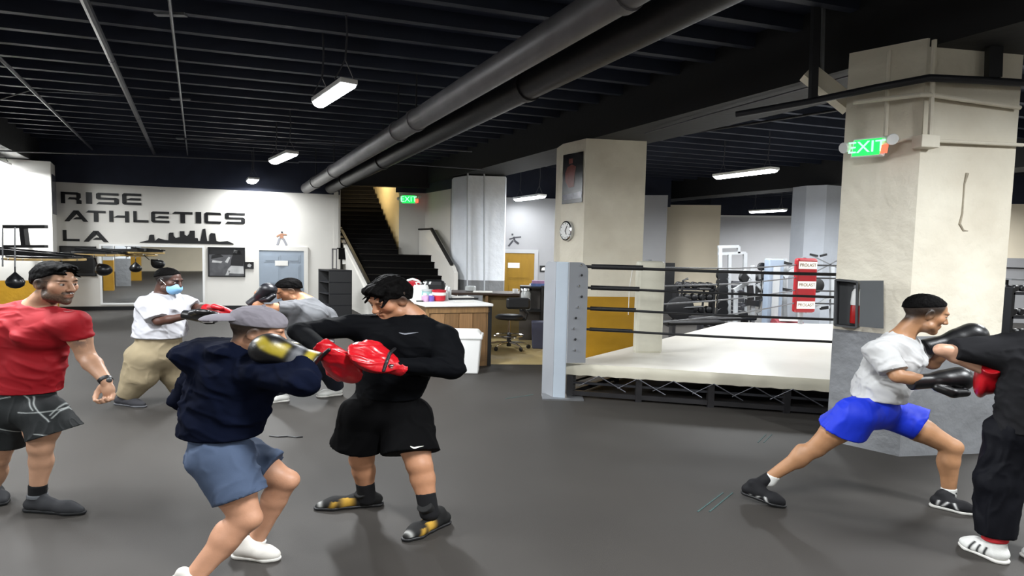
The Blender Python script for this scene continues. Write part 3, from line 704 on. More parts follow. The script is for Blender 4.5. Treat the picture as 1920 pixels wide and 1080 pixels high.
pad('corner_pad', 'corner pad of the ring at the far end behind the broad cream column', RBR + V3(-.3, -.2, 0), .4, .16, .74, 1.93, m_wpad, (1, 0, 0))
ZR = (1.785, 1.505, 1.225, .945)
which = ('top', 'second', 'third', 'lowest')
for k, zr in enumerate(ZR):
    a = V3(gr.x - .1, 7.72, zr + (.0 if k else .0)); b = V3(RFR.x, RFR.y + .12, zr)
    t = thing('ring_rope', which[k] + ' black rope along the front of the boxing ring', 'rope', tuple(a), 'front ring ropes')
    pts = [a.lerp(b, i / 16) - up * .02 * math.sin(math.pi * i / 16) for i in range(17)]
    MB().tube(pts, .016 + .004 * (k == 0), 8).build('strand', m_rope, t, smooth=True)
    f0 = .035; f1 = .185 - .008 * k
    MB().tube([a.lerp(b, f0), a.lerp(b, f1)], .034 - .003 * k, 12).build('turnbuckle_sleeve', m_rope, t, smooth=True)
    MB().tube([a.lerp(b, -.01), a.lerp(b, f0)], .012, 8).build('turnbuckle', m_chrome, t)
    wa = V3(wc.x + .2, wc.y, zr - .02); rb = V3(rc.x - .2, rc.y - .1, zr)
    t = thing('ring_rope', which[k] + ' thin grey rope between the cream pad and the red pad', 'rope', tuple(wa), 'back ring ropes')
    MB().tube([wa.lerp(rb, i / 12) - up * .04 * math.sin(math.pi * i / 12) for i in range(13)], .013, 8).build('strand', m_rope2, t, smooth=True)
    ra = V3(rc.x + .25, rc.y - .1, zr); bb = V3(RBR.x - .3, RBR.y - .3, zr)
    t = thing('ring_rope', which[k] + ' rope to the right of the red pad', 'rope', tuple(ra), 'far ring ropes')
    MB().tube([ra.lerp(bb, i / 8) for i in range(9)], .017, 8).build('strand', m_rope, t, smooth=True)
for k, f in enumerate((.33, .66)):
    p = V3(wc.x + .2, wc.y, 0).lerp(V3(rc.x - .2, rc.y - .1, 0), f)
    tag(MB().tube([p + up * 1.75, p + V3(.02, -.02, 1.4), p + up * .92], .01, 6).build('rope_spacer', m_rope), ('nearer' if k == 0 else 'farther') + ' vertical cord tying the grey back ropes together', 'cord', 'rope spacers')
# ================================================================== THINGS ON THE COLUMNS
bfl = (colB[1] - colB[0]); bfl.z = 0; bfl.normalize(); bn = V3(bfl.y, -bfl.x, 0)
if bn.y > 0: bn = -bn
def bp_(px, py, off=.01): 
    p = onplane(px, py, colB[0] + bn * off, bn); return p
m_post = mat('poster_black', '0e0e14', 0.25, var=0.4, vscale=3, spec=0.6); m_post2 = mat('poster_skin_tone', '7a3b33', 0.3, var=0.4, vscale=6); m_post3 = mat('poster_grey', '6a6a78', .2, var=.5, vscale=5)
po = thing('poster', 'glossy dark boxing poster on the side of the cream column', 'poster', tuple(bp_(1070, 385)))
MB().prism([bp_(1054, 383), bp_(1092, 379), bp_(1094, 284), bp_(1057, 291)], bn * .01).build('sheet', m_post, po)
def psh(pts, m): MB().prism([bp_(x, y, .022) for x, y in pts], bn * .002).build('print_or_reflection', m, po)
psh([(1060, 340), (1066, 352), (1076, 350), (1078, 325), (1080, 312), (1072, 308), (1064, 314), (1060, 325)], m_post2)
psh([(1067, 308), (1074, 306), (1074, 297), (1067, 298)], m_post2)
psh([(1056, 376), (1090, 371), (1091, 358), (1056, 366)], m_post3)  # lamp reflection on the gloss, painted as a pale band
ck = thing('wall_clock', 'round chrome wall clock on the side of the cream column', 'clock', tuple(bp_(1065, 433)))
cc = bp_(1066, 433, .0)
MB().lathe([(.18, 0), (.19, .03), (.185, .07), (.165, .085), (.155, .075)], cc, 28, bn).build('case', m_chrome, ck, smooth=True)
MB().lathe([(.158, .06), (.158, .078)], cc, 28, bn).build('dial', m_white, ck)
for a_, l_ in ((.6, .11), (2.6, .08)):
    dv = bfl * math.sin(a_) + up * math.cos(a_); MB().bar(cc + bn * .086, cc + bn * .086 + dv * l_, .014, .004, bn).build('hand', m_black, ck)
for k in range(12):
    dv = bfl * math.sin(k * math.pi / 6) + up * math.cos(k * math.pi / 6); MB().bar(cc + bn * .081 + dv * .125, cc + bn * .081 + dv * .147, .012, .004, bn).build('hour_mark', m_black, ck)
# extinguisher cabinet on the broad column
m_cab = mat('cabinet_dark_grey', '3d3f41', .5, var=.1); m_cab2 = mat('cabinet_olive_grey', '55585a', .5, var=.08); m_red = mat('extinguisher_red', 'a81c1c', .35)
eb = thing('extinguisher_cabinet', 'open dark grey fire extinguisher cabinet on the broad cream column', 'cabinet', tuple(pp(1590, 610, 5.9)))
nC = V3(fl.y, -fl.x, 0)
if nC.y > 0: nC = -nC
def cp(px, py, off): return onplane(px, py, colC[0] + nC * off, nC)
b0, b1, b2, b3 = cp(1572, 608, .0), cp(1612, 612, .0), cp(1614, 528, .0), cp(1574, 524, .0)
MB().prism([b0, b1, b2, b3], nC * .02).build('back_panel', m_cab, eb)
for a, b in ((b0, b1), (b1, b2), (b2, b3), (b3, b0)):
    MB().bar(a + nC * .07, b + nC * .07, .15, .018, (b - a).cross(nC)).build('side_panel', m_cab, eb)
MB().prism([cp(1612, 612, .12), cp(1657, 616, .12), cp(1657, 526, .12), cp(1614, 526, .12)], nC * .02).build('swung_door', m_cab2, eb)
ex = cp(1603, 606, .06)
xt = thing('fire_extinguisher', 'red fire extinguisher with a white tag standing in the grey cabinet', 'extinguisher', tuple(ex))
MB().lathe([(.045, 0), (.05, .01), (.05, .17), (.04, .2), (.015, .22), (.015, .25)], ex, 16).build('cylinder', m_red, xt, smooth=True)
MB().lathe([(.051, .0), (.053, .02), (.045, .13), (.025, .17)], ex + up * .19, 14).build('tag_cover', m_white, xt, smooth=True)
MB().box(ex + up * .38, (.07, .02, .03), fl).build('handle', m_steel, xt)
# ================================================================== RECEPTION
cnt = thing('reception_counter', 'wood panelled reception counter with a white worktop', 'counter', (-.33, 9.75, 0))
cFL, cFR = V3(-1.38, 9.42, 0), V3(-.37, 9.75, 0); cBR = cFR + UD * 2.4; cBL = cFL + UD * 2.4
MB().prism([cFL, cFR, cBR, cBL], up * 1.02).build('body', m_wood, cnt)
wd = (cFR - cFL).normalized(); wn = V3(wd.y, -wd.x, 0); L = (cFR - cFL).length
for k in range(4):
    a = cFL + wd * (L * .06 + L * .225 * k); MB().prism([a + up * .08, a + wd * L * .205 + up * .08, a + wd * L * .205 + up * .90, a + up * .90], wn * .012).build('front_board', mat('wood_board_%d' % (k % 2), ('94704a', '7f5f3c')[k % 2], .5, var=.3, vscale=6, stretch=(6, 6, .5)), cnt)
MB().bar(cFL + up * .5, cFL + up * 1.02, .05, .05, wd).build('corner_post', m_wood, cnt); MB().bar(cFR + up * .0, cFR + up * 1.02, .05, .06, wd).build('corner_post', m_black, cnt)
MB().bar(cFL + wn * .01 + up * .96, cFR + wn * .01 + up * .96, .03, .09).build('top_rail', m_wood, cnt)
e_ = .06
MB().prism([cFL + (-wd - UD) * e_ + up * 1.02, cFR + (wd * .6 - UD) * e_ + up * 1.02, cBR + (wd + UD) * e_ + up * 1.02, cBL + (-wd + UD) * e_ + up * 1.02], up * .045).build('worktop', m_white, cnt, bevel=.008)
CT = 1.067
# bins
def bin_(label, c, w, d, h, m, lid):
    t = thing('waste_bin', label, 'bin', tuple(c), 'bins by the counter'); mb = MB()
    b = [(-w * .42, -d * .42), (w * .42, -d * .42), (w * .42, d * .42), (-w * .42, d * .42)]; tt = [(x / .42 * .5, y / .42 * .5) for x, y in b]
    mb.hexa([V3(c[0] + x, c[1] + y, 0) for x, y in b] + [V3(c[0] + x, c[1] + y, h) for x, y in tt]); mb.build('body', m, t, bevel=.02)
    if lid:
        MB().box((c[0], c[1], h + .03), (w * 1.1, d * 1.1, .07)).build('lid_rim', m, t, bevel=.02)
        MB().hexa([V3(c[0] - w * .5, c[1] - d * .5, h + .06), V3(c[0] + w * .5, c[1] - d * .5, h + .06), V3(c[0] + w * .5, c[1] + d * .5, h + .06), V3(c[0] - w * .5, c[1] + d * .5, h + .06), V3(c[0] - w * .45, c[1] - d * .3, h + .11), V3(c[0] + w * .38, c[1] - d * .3, h + .11), V3(c[0] + w * .38, c[1] + d * .45, h + .13), V3(c[0] - w * .45, c[1] + d * .45, h + .13)]).build('swing_lid', m, t, bevel=.02)
bin_('white swing lid bin in front of the wooden counter', (-.72, 9.2, 0), .5, .36, .56, m_white, True)
bin_('slate blue bin beside the black cabinet', (.56, 11.6, 0), .30, .28, .55, mat('slate_plastic', '3f4257', .5), False)
struct('floor_office', MB().prism([V3(-.45, 9.85, 0), V3(1.55, 10.0, 0), V3(1.55, 14.5, 0), V3(-1.0, 14.5, 0)], up * .006), mat('pale_vinyl', 'b5a273', .45, var=.12, vscale=4))
# desk behind
dk_ = thing('desk', 'dark brown desk standing behind the reception counter', 'desk', (-.6, 12.9, 0))
m_olive = mat('olive_panel', '6d5c34', .5, var=.2, vscale=4)
MB().box((-.25, 13.0, .99), (2.3, .8, .05)).build('desk_top', mat('dark_walnut', '3a2a20', .35, var=.2), dk_, bevel=.01)
MB().box((.1, 12.85, .48), (1.5, .04, .96)).build('modesty_panel', m_olive, dk_)
for x in (-1.3, -.55, .85): MB().box((x, 13.0, .48), (.06, .7, .96)).build('side_panel', m_wood, dk_)
# stool
sc_ = pp(957, 597, 11.4); sx0, sy0 = sc_.x - .02, 11.4
so = thing('office_stool', 'black padded drafting stool on a chrome wheeled base', 'stool', (sx0, sy0, 0))
MB().lathe([(.02, .60), (.20, .60), (.225, .625), (.225, .66), (.19, .69), (.02, .695)], (sx0, sy0, 0), 24, sx=1.25).build('seat', m_black, so, smooth=True)
MB().lathe([(.025, .08), (.025, .6)], (sx0, sy0, 0), 12).build('gas_lift', m_chrome, so)
MB().lathe([(.045, .06), (.045, .3), (.03, .34)], (sx0, sy0, 0), 12).build('sleeve', m_black, so)
MB().tube([V3(sx0 + .24 * math.cos(a * math.pi / 12) * 1.25, sy0 + .24 * math.sin(a * math.pi / 12), .28) for a in range(24)], .012, 6, closed=True).build('foot_ring', m_chrome, so)
for k in range(5):
    a = k * 2 * math.pi / 5 + .3; e = V3(sx0 + .33 * math.cos(a) * 1.25, sy0 + .33 * math.sin(a), .09)
    MB().tube([(sx0, sy0, .14), (sx0 * .4 + e.x * .6, sy0 * .4 + e.y * .6, .13), e], [.022, .02, .014], 8).build('base_arm', m_chrome, so)
    MB().lathe([(.035, -.02), (.045, -.012), (.045, .012), (.035, .02)], V3(e.x, e.y, .045), 12, V3(-math.sin(a), math.cos(a), 0)).build('caster', m_black, so)
    MB().tube([(sx0 + .05 * math.cos(a), sy0 + .05 * math.sin(a), .2), (sx0 + .3 * math.cos(a), sy0 + .24 * math.sin(a), .28)], .007, 6).build('ring_spoke', m_chrome, so)
MB().tube([(sx0 + .1, sy0 + .05, .59), (sx0 + .32, sy0 + .05, .60), (sx0 + .36, sy0 + .03, .72), (sx0 + .22, sy0, .86)], .03, 8).build('back_bracket', m_black, so, smooth=True)
MB().box((sx0 + .17, sy0, .92), (.48, .10, .23), V3(1, .1, 0), V3(-.1, 1, 0)).build('backrest', m_black, so, bevel=.045)
# tall black cabinet and bits
bc = thing('display_cabinet', 'tall black cabinet standing right of the drafting stool', 'cabinet', (.72, 12.1, 0))
MB().box((.66, 12.15, .62), (.10, .5, 1.24)).build('end_panel', m_black, bc); MB().box((.42, 12.3, 1.2), (.5, .4, .04)).build('top_shelf', m_black, bc); MB().box((.42, 12.48, .62), (.5, .03, 1.2)).build('back_panel', mat('smoked_panel', '55504c', .3, var=.2), bc)
MB().box((.42, 12.3, .7), (.5, .4, .03)).build('shelf', m_black, bc)
dsp = thing('water_dispenser', 'clear dispenser with a chrome top beside the black cabinet', 'dispenser', (.28, 12.2, .715))
m_clear = mat('clear_plastic', 'b9bdbd', .15, spec=.6, var=.1)
MB().lathe([(.08, 0), (.09, .02), (.09, .34), (.07, .40)], (.3, 12.2, .715), 16, sx=1.2).build('vessel', m_clear, dsp, smooth=True); MB().lathe([(.05, .40), (.10, .41), (.09, .46), (.02, .48)], (.3, 12.2, .715), 16, sx=1.2).build('cap', m_chrome, dsp, smooth=True)
tg = thing('leaflet_stack', 'blue and pink leaflets on top of the black cabinet', 'leaflets', (.6, 12.2, 1.22)); 
MB().box((.55, 12.2, 1.25), (.3, .2, .06)).build('holder', mat('leaflet_blue', '5f79b5', .5, var=.4, vscale=9), tg); MB().box((.55, 12.2, 1.31), (.26, .16, .06)).build('leaflets', mat('leaflet_pink', 'b58ab5', .5, var=.4, vscale=9), tg)
# shelf unit
q5, _z = wq(597, 505); 
sh = thing('shelf_unit', 'black open shelf unit standing left of the stairs', 'shelf', tuple(wpt(q5 + .8, 0, .3)))
s0 = pp(597, 508, 15.9); s1 = pp(618, 508, 15.4); s2 = pp(660, 508, 15.6); ztop = 2 - (506 - 459) * 15.5 / 1082
for p in (s0, s1, s2): p.z = 0
hd = (s1 - s0); hn = V3(-hd.y, hd.x, 0).normalized() * -1
MB().prism([s1, s2, s2 + (s0 - s1) * .08, s1 + (s0 - s1) * .08], up * ztop).build('end_panel', m_black, sh)
back = (s2 - s1)
MB().prism([s0, s0 + back * .06, s1 + back * .06, s1], up * .001).build('plinth', m_black, sh)
for k in range(5):
    zz = .04 + (ztop - .08) * k / 4
    MB().prism([s0 + up * zz, s1 + up * zz, s2 + up * zz, s2 + (s0 - s1) + up * zz], up * .03).build('shelf_board', m_conduit_d, sh)
MB().prism([s0, s0 + (s1 - s0) * .06, s0 + (s1 - s0) * .06 + back, s0 + back], up * ztop).build('end_panel', m_black, sh)
MB().prism([s2 + (s0 - s1) * .0, s2 + (s0 - s1), s2 + (s0 - s1) - back * .04, s2 - back * .04], up * ztop).build('back_panel', m_black, sh)
# ================================================================== SMALL THINGS ON THE COUNTER
def lath(name, label, cat, c, parts, group=None, sx=1.25):
    t = thing(name, label, cat, tuple(c), group)
    for pn, prof, m in parts: MB().lathe(prof, c, 18, sx=sx).build(pn, m, t, smooth=True)
    return t
def on_counter(px, Y, z=CT): p = pp(px, 560, Y); return V3(p.x, Y, z)
m_teal = mat('teal_plastic', '8fb9b8', .3, var=.1); m_pink = mat('pink_plastic', 'c79fc0', .3); m_violet = mat('violet_plastic', '6a55a8', .3); m_redp = mat('red_plastic', 'b5182a', .35, var=.1)
c = on_counter(775, 10.7); t = thing('headgear', 'red and white boxing headgear on the wooden counter', 'headgear', tuple(c))
MB().lathe([(.05, 0), (.06, .01), (.045, .10), (.03, .14)], c, 16).build('stand', m_black, t, smooth=True); MB().lathe([(.05, .13), (.085, .17), (.11, .24), (.10, .30), (.05, .335), (.01, .34)], c, 20, sx=1.3).build('shell', m_redp, t, smooth=True)
MB().tube([c + V3(-.14, -.02, .25), c + V3(-.09, -.08, .31), c + V3(0, -.1, .335), c + V3(.09, -.08, .31), c + V3(.14, -.02, .25)], .022, 10).build('brow_pad', m_white, t, smooth=True)
c = on_counter(789, 10.3); t = thing('plastic_bag', 'white plastic bag on the wooden counter', 'bag', tuple(c))
mb = MB(); prof = [(.10, 0), (.12, .03), (.11, .12), (.12, .20), (.10, .25), (.06, .24)]
MB().lathe(prof, c, 11, sx=1.2).build('sack', m_white, t, smooth=True)
for e in (-1, 1): MB().tube([c + V3(e * .06, 0, .23), c + V3(e * .09, 0, .29), c + V3(e * .04, 0, .30)], .012, 6).build('handle', m_white, t)
lath('tub', 'teal tub with a pale lid on the wooden counter', 'tub', on_counter(801, 10.15), [('body', [(.07, 0), (.08, .02), (.08, .15), (.075, .16)], m_teal), ('lid', [(.083, .155), (.083, .185), (.02, .19)], m_clear)])
lath('bottle', 'pink squat bottle at the front of the counter', 'bottle', on_counter(797, 9.85), [('body', [(.045, 0), (.05, .01), (.05, .09), (.03, .11)], m_pink), ('cap', [(.025, .11), (.025, .14), (.01, .145)], m_white)], 'bottles on the counter')
lath('bottle', 'violet squat bottle beside the red tub', 'bottle', on_counter(808, 9.9), [('body', [(.045, 0), (.05, .01), (.05, .08), (.03, .10)], m_violet), ('cap', [(.025, .10), (.025, .125), (.01, .13)], m_white)], 'bottles on the counter')
lath('tub', 'red tub with a white label on the wooden counter', 'tub', on_counter(823, 10.0), [('body', [(.075, 0), (.09, .015), (.095, .16), (.09, .17)], m_redp), ('label_band', [(.094, .10), (.099, .10), (.099, .15), (.094, .15)], m_paper), ('lid', [(.1, .165), (.1, .19), (.02, .2)], m_redp)])
for k, (x, Yb) in enumerate(((836, 10.15), (842, 10.3), (838, 10.6))):
    lath('bottle', ['nearest clear water bottle right of the red tub', 'rightmost clear water bottle on the counter', 'clear water bottle behind the other two'][k], 'bottle', on_counter(x, Yb), [('body', [(.03, 0), (.034, .01), (.032, .08), (.034, .16), (.014, .20)], m_clear), ('cap', [(.016, .20), (.016, .225), (.004, .23)], m_white)], 'bottles on the counter')
c = on_counter(813, 10.75); t = thing('gear_bag', 'black gear bag with white stripes at the back of the counter', 'bag', tuple(c))
MB().box(c + V3(0, 0, .16), (.42, .26, .32), V3(1, .2, 0), V3(-.2, 1, 0)).build('body', m_black, t, bevel=.08)
for e in (-.15, -.07): MB().box(c + V3(e, -.135, .22), (.035, .015, .16), V3(1, .2, .0), V3(-.2, 1, 0), V3(.35, 0, 1)).build('stripe', m_white, t)
c = on_counter(787, 9.8); t = thing('phone', 'black phone lying at the front of the counter', 'phone', tuple(c)); MB().box(c + V3(0, 0, .008), (.12, .07, .014), V3(1, .3, 0), V3(-.3, 1, 0)).build('case', m_black, t, bevel=.004); MB().box(c + V3(0, 0, .0165), (.105, .06, .002), V3(1, .3, 0), V3(-.3, 1, 0)).build('screen', m_post, t)
c = on_counter(862, 10.5); t = thing('paper_tray', 'low black tray with papers on the counter', 'tray', tuple(c)); MB().box(c + V3(0, 0, .015), (.55, .35, .03), wd, UD).build('tray', m_black, t, bevel=.005); MB().box(c + V3(-.02, .0, .036), (.46, .28, .012), wd, UD).build('papers', m_paper, t)
c = on_counter(872, 9.95); tag(MB().box(c + V3(0, 0, .004), (.30, .22, .006), wd, UD).build('paper_sheet', m_paper), 'loose paper sheet near the front corner of the counter', 'paper')
def on_desk(px, Y): p = pp(px, 552, Y); return V3(p.x, Y, 1.016)
c = on_desk(966, 12.75); t = lath('mug', 'white mug standing on the dark desk', 'mug', c, [('cup', [(.045, 0), (.05, .01), (.05, .10), (.044, .10), (.042, .02)], m_white)]); MB().tube([c + V3(.05, 0, .08), c + V3(.10, 0, .07), c + V3(.10, 0, .03), c + V3(.05, 0, .025)], .009, 6).build('handle', m_white, t)
c = on_desk(905, 12.8); tag(MB().box(c + V3(0, 0, .012), (.42, .3, .022)).build('paper_stack', m_paper), 'stack of white papers on the dark desk', 'papers')
c = on_desk(882, 13.1); lath('glass_jar', 'low glass jar on the dark desk', 'jar', c, [('jar', [(.08, 0), (.1, .02), (.1, .10), (.08, .12)], m_clear)])
c = on_desk(1000, 12.75)
# ================================================================== SPEED BAGS
m_woodr = mat('pale_wood_rim', 'c9a86a', .5, var=.2, vscale=6)
def hang_bag(label, top, tip, bag_h):
    g = thing('speed_bag', label, 'speed bag', tuple(top), 'speed bags'); ax = (tip - top).normalized(); L = (tip - top).length; w = bag_h * .40
    MB().tube([top, top + ax * (L - bag_h * .96)], .014, 8).build('loop', m_black, g)
    MB().lathe([(.012, L - bag_h), (w * .30, L - bag_h * .88), (w * .8, L - bag_h * .62), (w, L - bag_h * .40), (w * .88, L - bag_h * .18), (w * .5, L - bag_h * .04), (.01, L)], top, 24, ax, sx=SX).build('bladder', mat('bag_leather', '131418', .32, var=.1), g, smooth=True)
def speed_board(label, cx, Y, py, rpx, wedge, back):
    c = pp(cx, py, Y); r = rpx * Y / FPX / SX
    t = thing('speed_bag_board', label, 'speed bag board', tuple(c), 'speed bag boards')
    MB().lathe([(r * .96, 0), (r, .006), (r, .05), (r * .96, .056)], c, 40, sx=SX).build('board_rim', m_woodr, t, smooth=True)
    MB().lathe([(r * .90, .057), (r * .92, .060), (r * .92, .10), (r * .9, .105)], c, 40, sx=SX).build('board_top', m_black, t, smooth=True)
    for e in (-.45, .45):
        y_ = Y + r * e; a0, a1 = pp(wedge[0], wedge[1], Y), pp(wedge[2], wedge[3], Y)
        MB().hexa([V3(a0.x, y_ - .03, c.z + .10), V3(a1.x, y_ - .03, c.z + .10), V3(a1.x, y_ + .03, c.z + .10), V3(a0.x, y_ + .03, c.z + .10), V3(a0.x, y_ - .03, a0.z), V3(a1.x, y_ - .03, max(a1.z, c.z + .13)), V3(a1.x, y_ + .03, max(a1.z, c.z + .13)), V3(a0.x, y_ + .03, a0.z)]).build('wedge_arm', m_black, t)
    MB().bar(c + up * .14, V3(c.x - .1, back, c.z + .14), .14, .08).build('wall_arm', m_black, t)
    for k in range(7):
        a = -k * math.pi / 7 - .2; MB().lathe([(.016, 0), (.016, .02)], V3(c.x + r * math.cos(a) * SX, Y + r * math.sin(a), c.z + .028), 8, V3(math.cos(a), math.sin(a), 0)).build('rim_screw', m_chrome, t)
    MB().lathe([(.04, -.04), (.04, 0)], c, 12).build('swivel', m_chrome, t)
    return c
c1 = speed_board('wide pale rimmed speed bag board at the left edge', 85, 13.6, 488, 68, (-30, 462, 155, 487), 15.05)
c2 = speed_board('smaller speed bag board nearer the mirror', 178, 14.6, 480, 42, (152, 464, 220, 477), 16.3)
hang_bag('round black speed bag hanging from a rod at the left edge', pp(28, 500, 12.5), pp(29, 541, 12.5), .36)
hang_bag('black speed bag swung aside near the mirror', pp(176, 482, 14.6), pp(190, 513, 14.3), .38)
# wall bracket above
wb = thing('wall_bracket', 'black twin bar bracket above the speed bag boards', 'bracket', tuple(pp(46, 462, 12.6)))
for (x0, y0, x1, y1, w_) in ((8, 425, 87, 425, .07), (8, 462, 87, 462, .06)): MB().bar(pp(x0, y0, 12.6), pp(x1, y1, 12.6), .1, w_).build('cross_bar', m_black, wb)
MB().bar(pp(44, 426, 12.62), pp(48, 462, 12.62), .10, .12, V3(0, 1, 0)).build('upright', m_black, wb)
MB().bar(pp(46, 440, 12.7), pp(46, 440, 14.9), .06, .06).build('wall_arm', m_black, wb)
for k, (x, ya, yb, Yr) in enumerate(((5, 428, 500, 12.5), (28, 426, 501, 12.5))):
    tag(MB().tube([pp(x, ya, Yr), pp(x, yb, Yr)], .014, 8).build('steel_rod', m_steel), ('leftmost upright' if k == 0 else 'second upright') + ' steel rod by the speed bag boards', 'rod', 'steel rods')
sb = thing('pier_poster', 'narrow dark poster on the side of the white pier', 'poster', tuple(pp(104, 395, 15.9)))
pn = V3((bl2 - bl1).y, -(bl2 - bl1).x, 0).normalized()
if pn.x < 0: pn = -pn
MB().prism([bl1.lerp(bl2, .15) + up * z_ for z_ in (2.65,)] + [bl1.lerp(bl2, .9) + up * 2.65, bl1.lerp(bl2, .9) + up * 3.7, bl1.lerp(bl2, .15) + up * 3.7], pn * .012).build('sheet', m_post3, sb)
# ================================================================== EXERCISE MACHINES BEHIND THE RING
m_mach = mat('machine_white', 'a8abae', .4, var=.06); m_bluegrey = mat('machine_blue_grey', '838f9f', .45, var=.06); m_vinyl = mat('black_vinyl_seat', '131316', .4)
def frame_thing(name, label, cat, Y, bars, base=None):
    t = thing(name, label, cat, tuple(base or V3(pp(bars[0][0], 600, Y).x, Y, 0)), 'exercise machines')
    for (x0, y0, x1, y1, w_, m_, pn_) in bars: MB().bar(pp(x0, y0, Y), pp(x1, y1, Y), w_, w_, V3(0, 1, 0)).build(pn_, m_, t)
    return t
def floor_py(px, Y): 
    p = pp(px, 540, Y); v = V3(p.x, Y, 0) - CAMP; d = v.dot(_fw); return 540 - FPX * v.dot(UP) / d
Ym = 15.6
g = lambda x: floor_py(x, Ym)
t = frame_thing('cable_machine', 'white cable machine tower with black weight stack behind the ring', 'exercise machine', Ym, [(1350, 462, 1350, g(1350), .09, m_mach, 'upright'), (1368, 475, 1366, g(1366), .08, m_mach, 'upright'), (1397, 474, 1396, g(1396), .09, m_mach, 'upright'), (1346, 463, 1385, 462, .08, m_mach, 'top_beam'), (1346, 476, 1398, 474, .07, m_mach, 'cross_beam'), (1385, 462, 1385, 475, .07, m_mach, 'gusset')])
for k in range(6):
    c = pp(1354, 516 + k * 14, Ym - .1); MB().lathe([(.13, -.04), (.14, -.03), (.14, .03), (.13, .04)], c, 20, V3(.2, -1, 0), sx=1.2).build('weight_plate', m_black, t)
for k in range(9): c = pp(1383, 530 + k * 8, Ym - .05); MB().box(c, (.30, .16, .09)).build('stack_plate', m_conduit, t, bevel=.01)
Ym = 15.0
t = frame_thing('leg_press', 'white incline leg press machine behind the ring ropes', 'exercise machine', Ym, [(1376, 545, 1475, 487, .10, m_mach, 'slide_rail'), (1392, 556, 1488, 502, .08, m_mach, 'slide_rail'), (1380, 548, 1378, g(1378), .09, m_mach, 'leg'), (1470, 490, 1472, g(1472), .09, m_mach, 'leg'), (1400, g(1400) - 4, 1470, g(1470) - 4, .08, m_mach, 'base_rail'), (1420, 545, 1462, 520, .12, m_vinyl, 'sled'), (1405, 560, 1440, 556, .14, m_vinyl, 'seat')])
for (x, y) in ((1425, 520), (1440, 530), (1412, 545), (1395, 520)):
    MB().lathe([(.12, -.04), (.13, -.03), (.13, .03), (.12, .04)], pp(x, y, Ym - .25), 20, V3(.5, -1, 0), sx=1.2).build('weight_plate', m_black, t)
Ym = 14.0
t = thing('weight_cabinet', 'blue grey weight cabinet left of the red corner pad', 'exercise machine', (pp(1452, 560, Ym).x, Ym, 0), 'exercise machines')
pc = pp(1452, 485, Ym); MB().box((pc.x, Ym, pc.z / 2), (.36, .3, pc.z)).build('shroud', m_bluegrey, t, bevel=.03); MB().box((pc.x, Ym - .16, pc.z * .55), (.16, .02, pc.z * .7)).build('window', m_mach, t)
Ym = 14.7
t = frame_thing('pulley_machine', 'white pulley machine with black handles right of the red corner pad', 'exercise machine', Ym, [(1497, 490, 1497, g(1497), .10, m_mach, 'upright'), (1520, 478, 1590, 512, .025, m_steel, 'cable'), (1590, 478, 1520, 515, .025, m_steel, 'cable'), (1497, 500, 1470, 520, .08, m_mach, 'arm'), (1510, 585, 1560, 555, .07, m_mach, 'arm'), (1500, 572, 1555, 576, .07, m_mach, 'foot_bar'), (1560, 500, 1560, g(1560), .09, m_mach, 'upright'), (1519, 477, 1533, 480, .05, m_black, 'handle'), (1538, 480, 1550, 477, .05, m_black, 'handle'), (1465, 491, 1484, 496, .07, m_vinyl, 'roller_pad'), (1462, 541, 1484, 545, .07, m_vinyl, 'roller_pad'), (1538, 578, 1552, 576, .08, m_vinyl, 'roller_pad')])
MB().lathe([(.17, -.04), (.185, -.03), (.185, .03), (.17, .04), (.04, .05)], pp(1530, 535, Ym - .15), 28, V3(.1, -1, 0), sx=1.1).build('weight_plate', m_black, t, smooth=True)
Ym = 14.3
t = frame_thing('chest_press', 'grey chest press with angled arms between cable tower and weight cabinet', 'exercise machine', Ym, [(1412, 498, 1410, g(1410), .09, m_mach, 'upright'), (1396, 506, 1432, 548, .06, m_mach, 'press_arm'), (1424, 514, 1436, 572, .06, m_mach, 'press_arm'), (1390, 575, 1436, 560, .05, m_conduit, 'link_bar'), (1416, 530, 1434, 522, .07, m_vinyl, 'grip'), (1386, 548, 1404, 552, .07, m_vinyl, 'grip'), (1398, 566, 1424, 570, .14, m_vinyl, 'seat'), (1406, 535, 1408, 562, .12, m_vinyl, 'back_pad'), (1385, g(1385) - 3, 1440, g(1440) - 3, .07, m_mach, 'base_rail'), (1420, 590, 1445, 580, .08, m_mach, 'foot_plate')])
for (x, y) in ((1428, 500), (1437, 545), (1394, 590)): MB().lathe([(.09, -.03), (.10, -.02), (.10, .02), (.09, .03)], pp(x, y, Ym - .12), 18, V3(.4, -1, 0), sx=1.2).build('weight_plate', m_black, t)
t = thing('floor_bag', 'dark red duffel on the floor left of the red corner pad', 'bag', (pp(1475, 580, 13.9).x, 13.9, 0)); pc = pp(1474, 580, 13.9)
MB().lathe([(.02, -.4), (.2, -.38), (.24, -.2), (.24, .2), (.2, .38), (.02, .4)], (pc.x, 13.9, .26), 18, V3(1, .3, 0)).build('body', mat('maroon_nylon', '6d2029', .7), t, smooth=True); MB().box((pc.x, 13.68, .45), (.5, .06, .05)).build('strap', m_white, t)
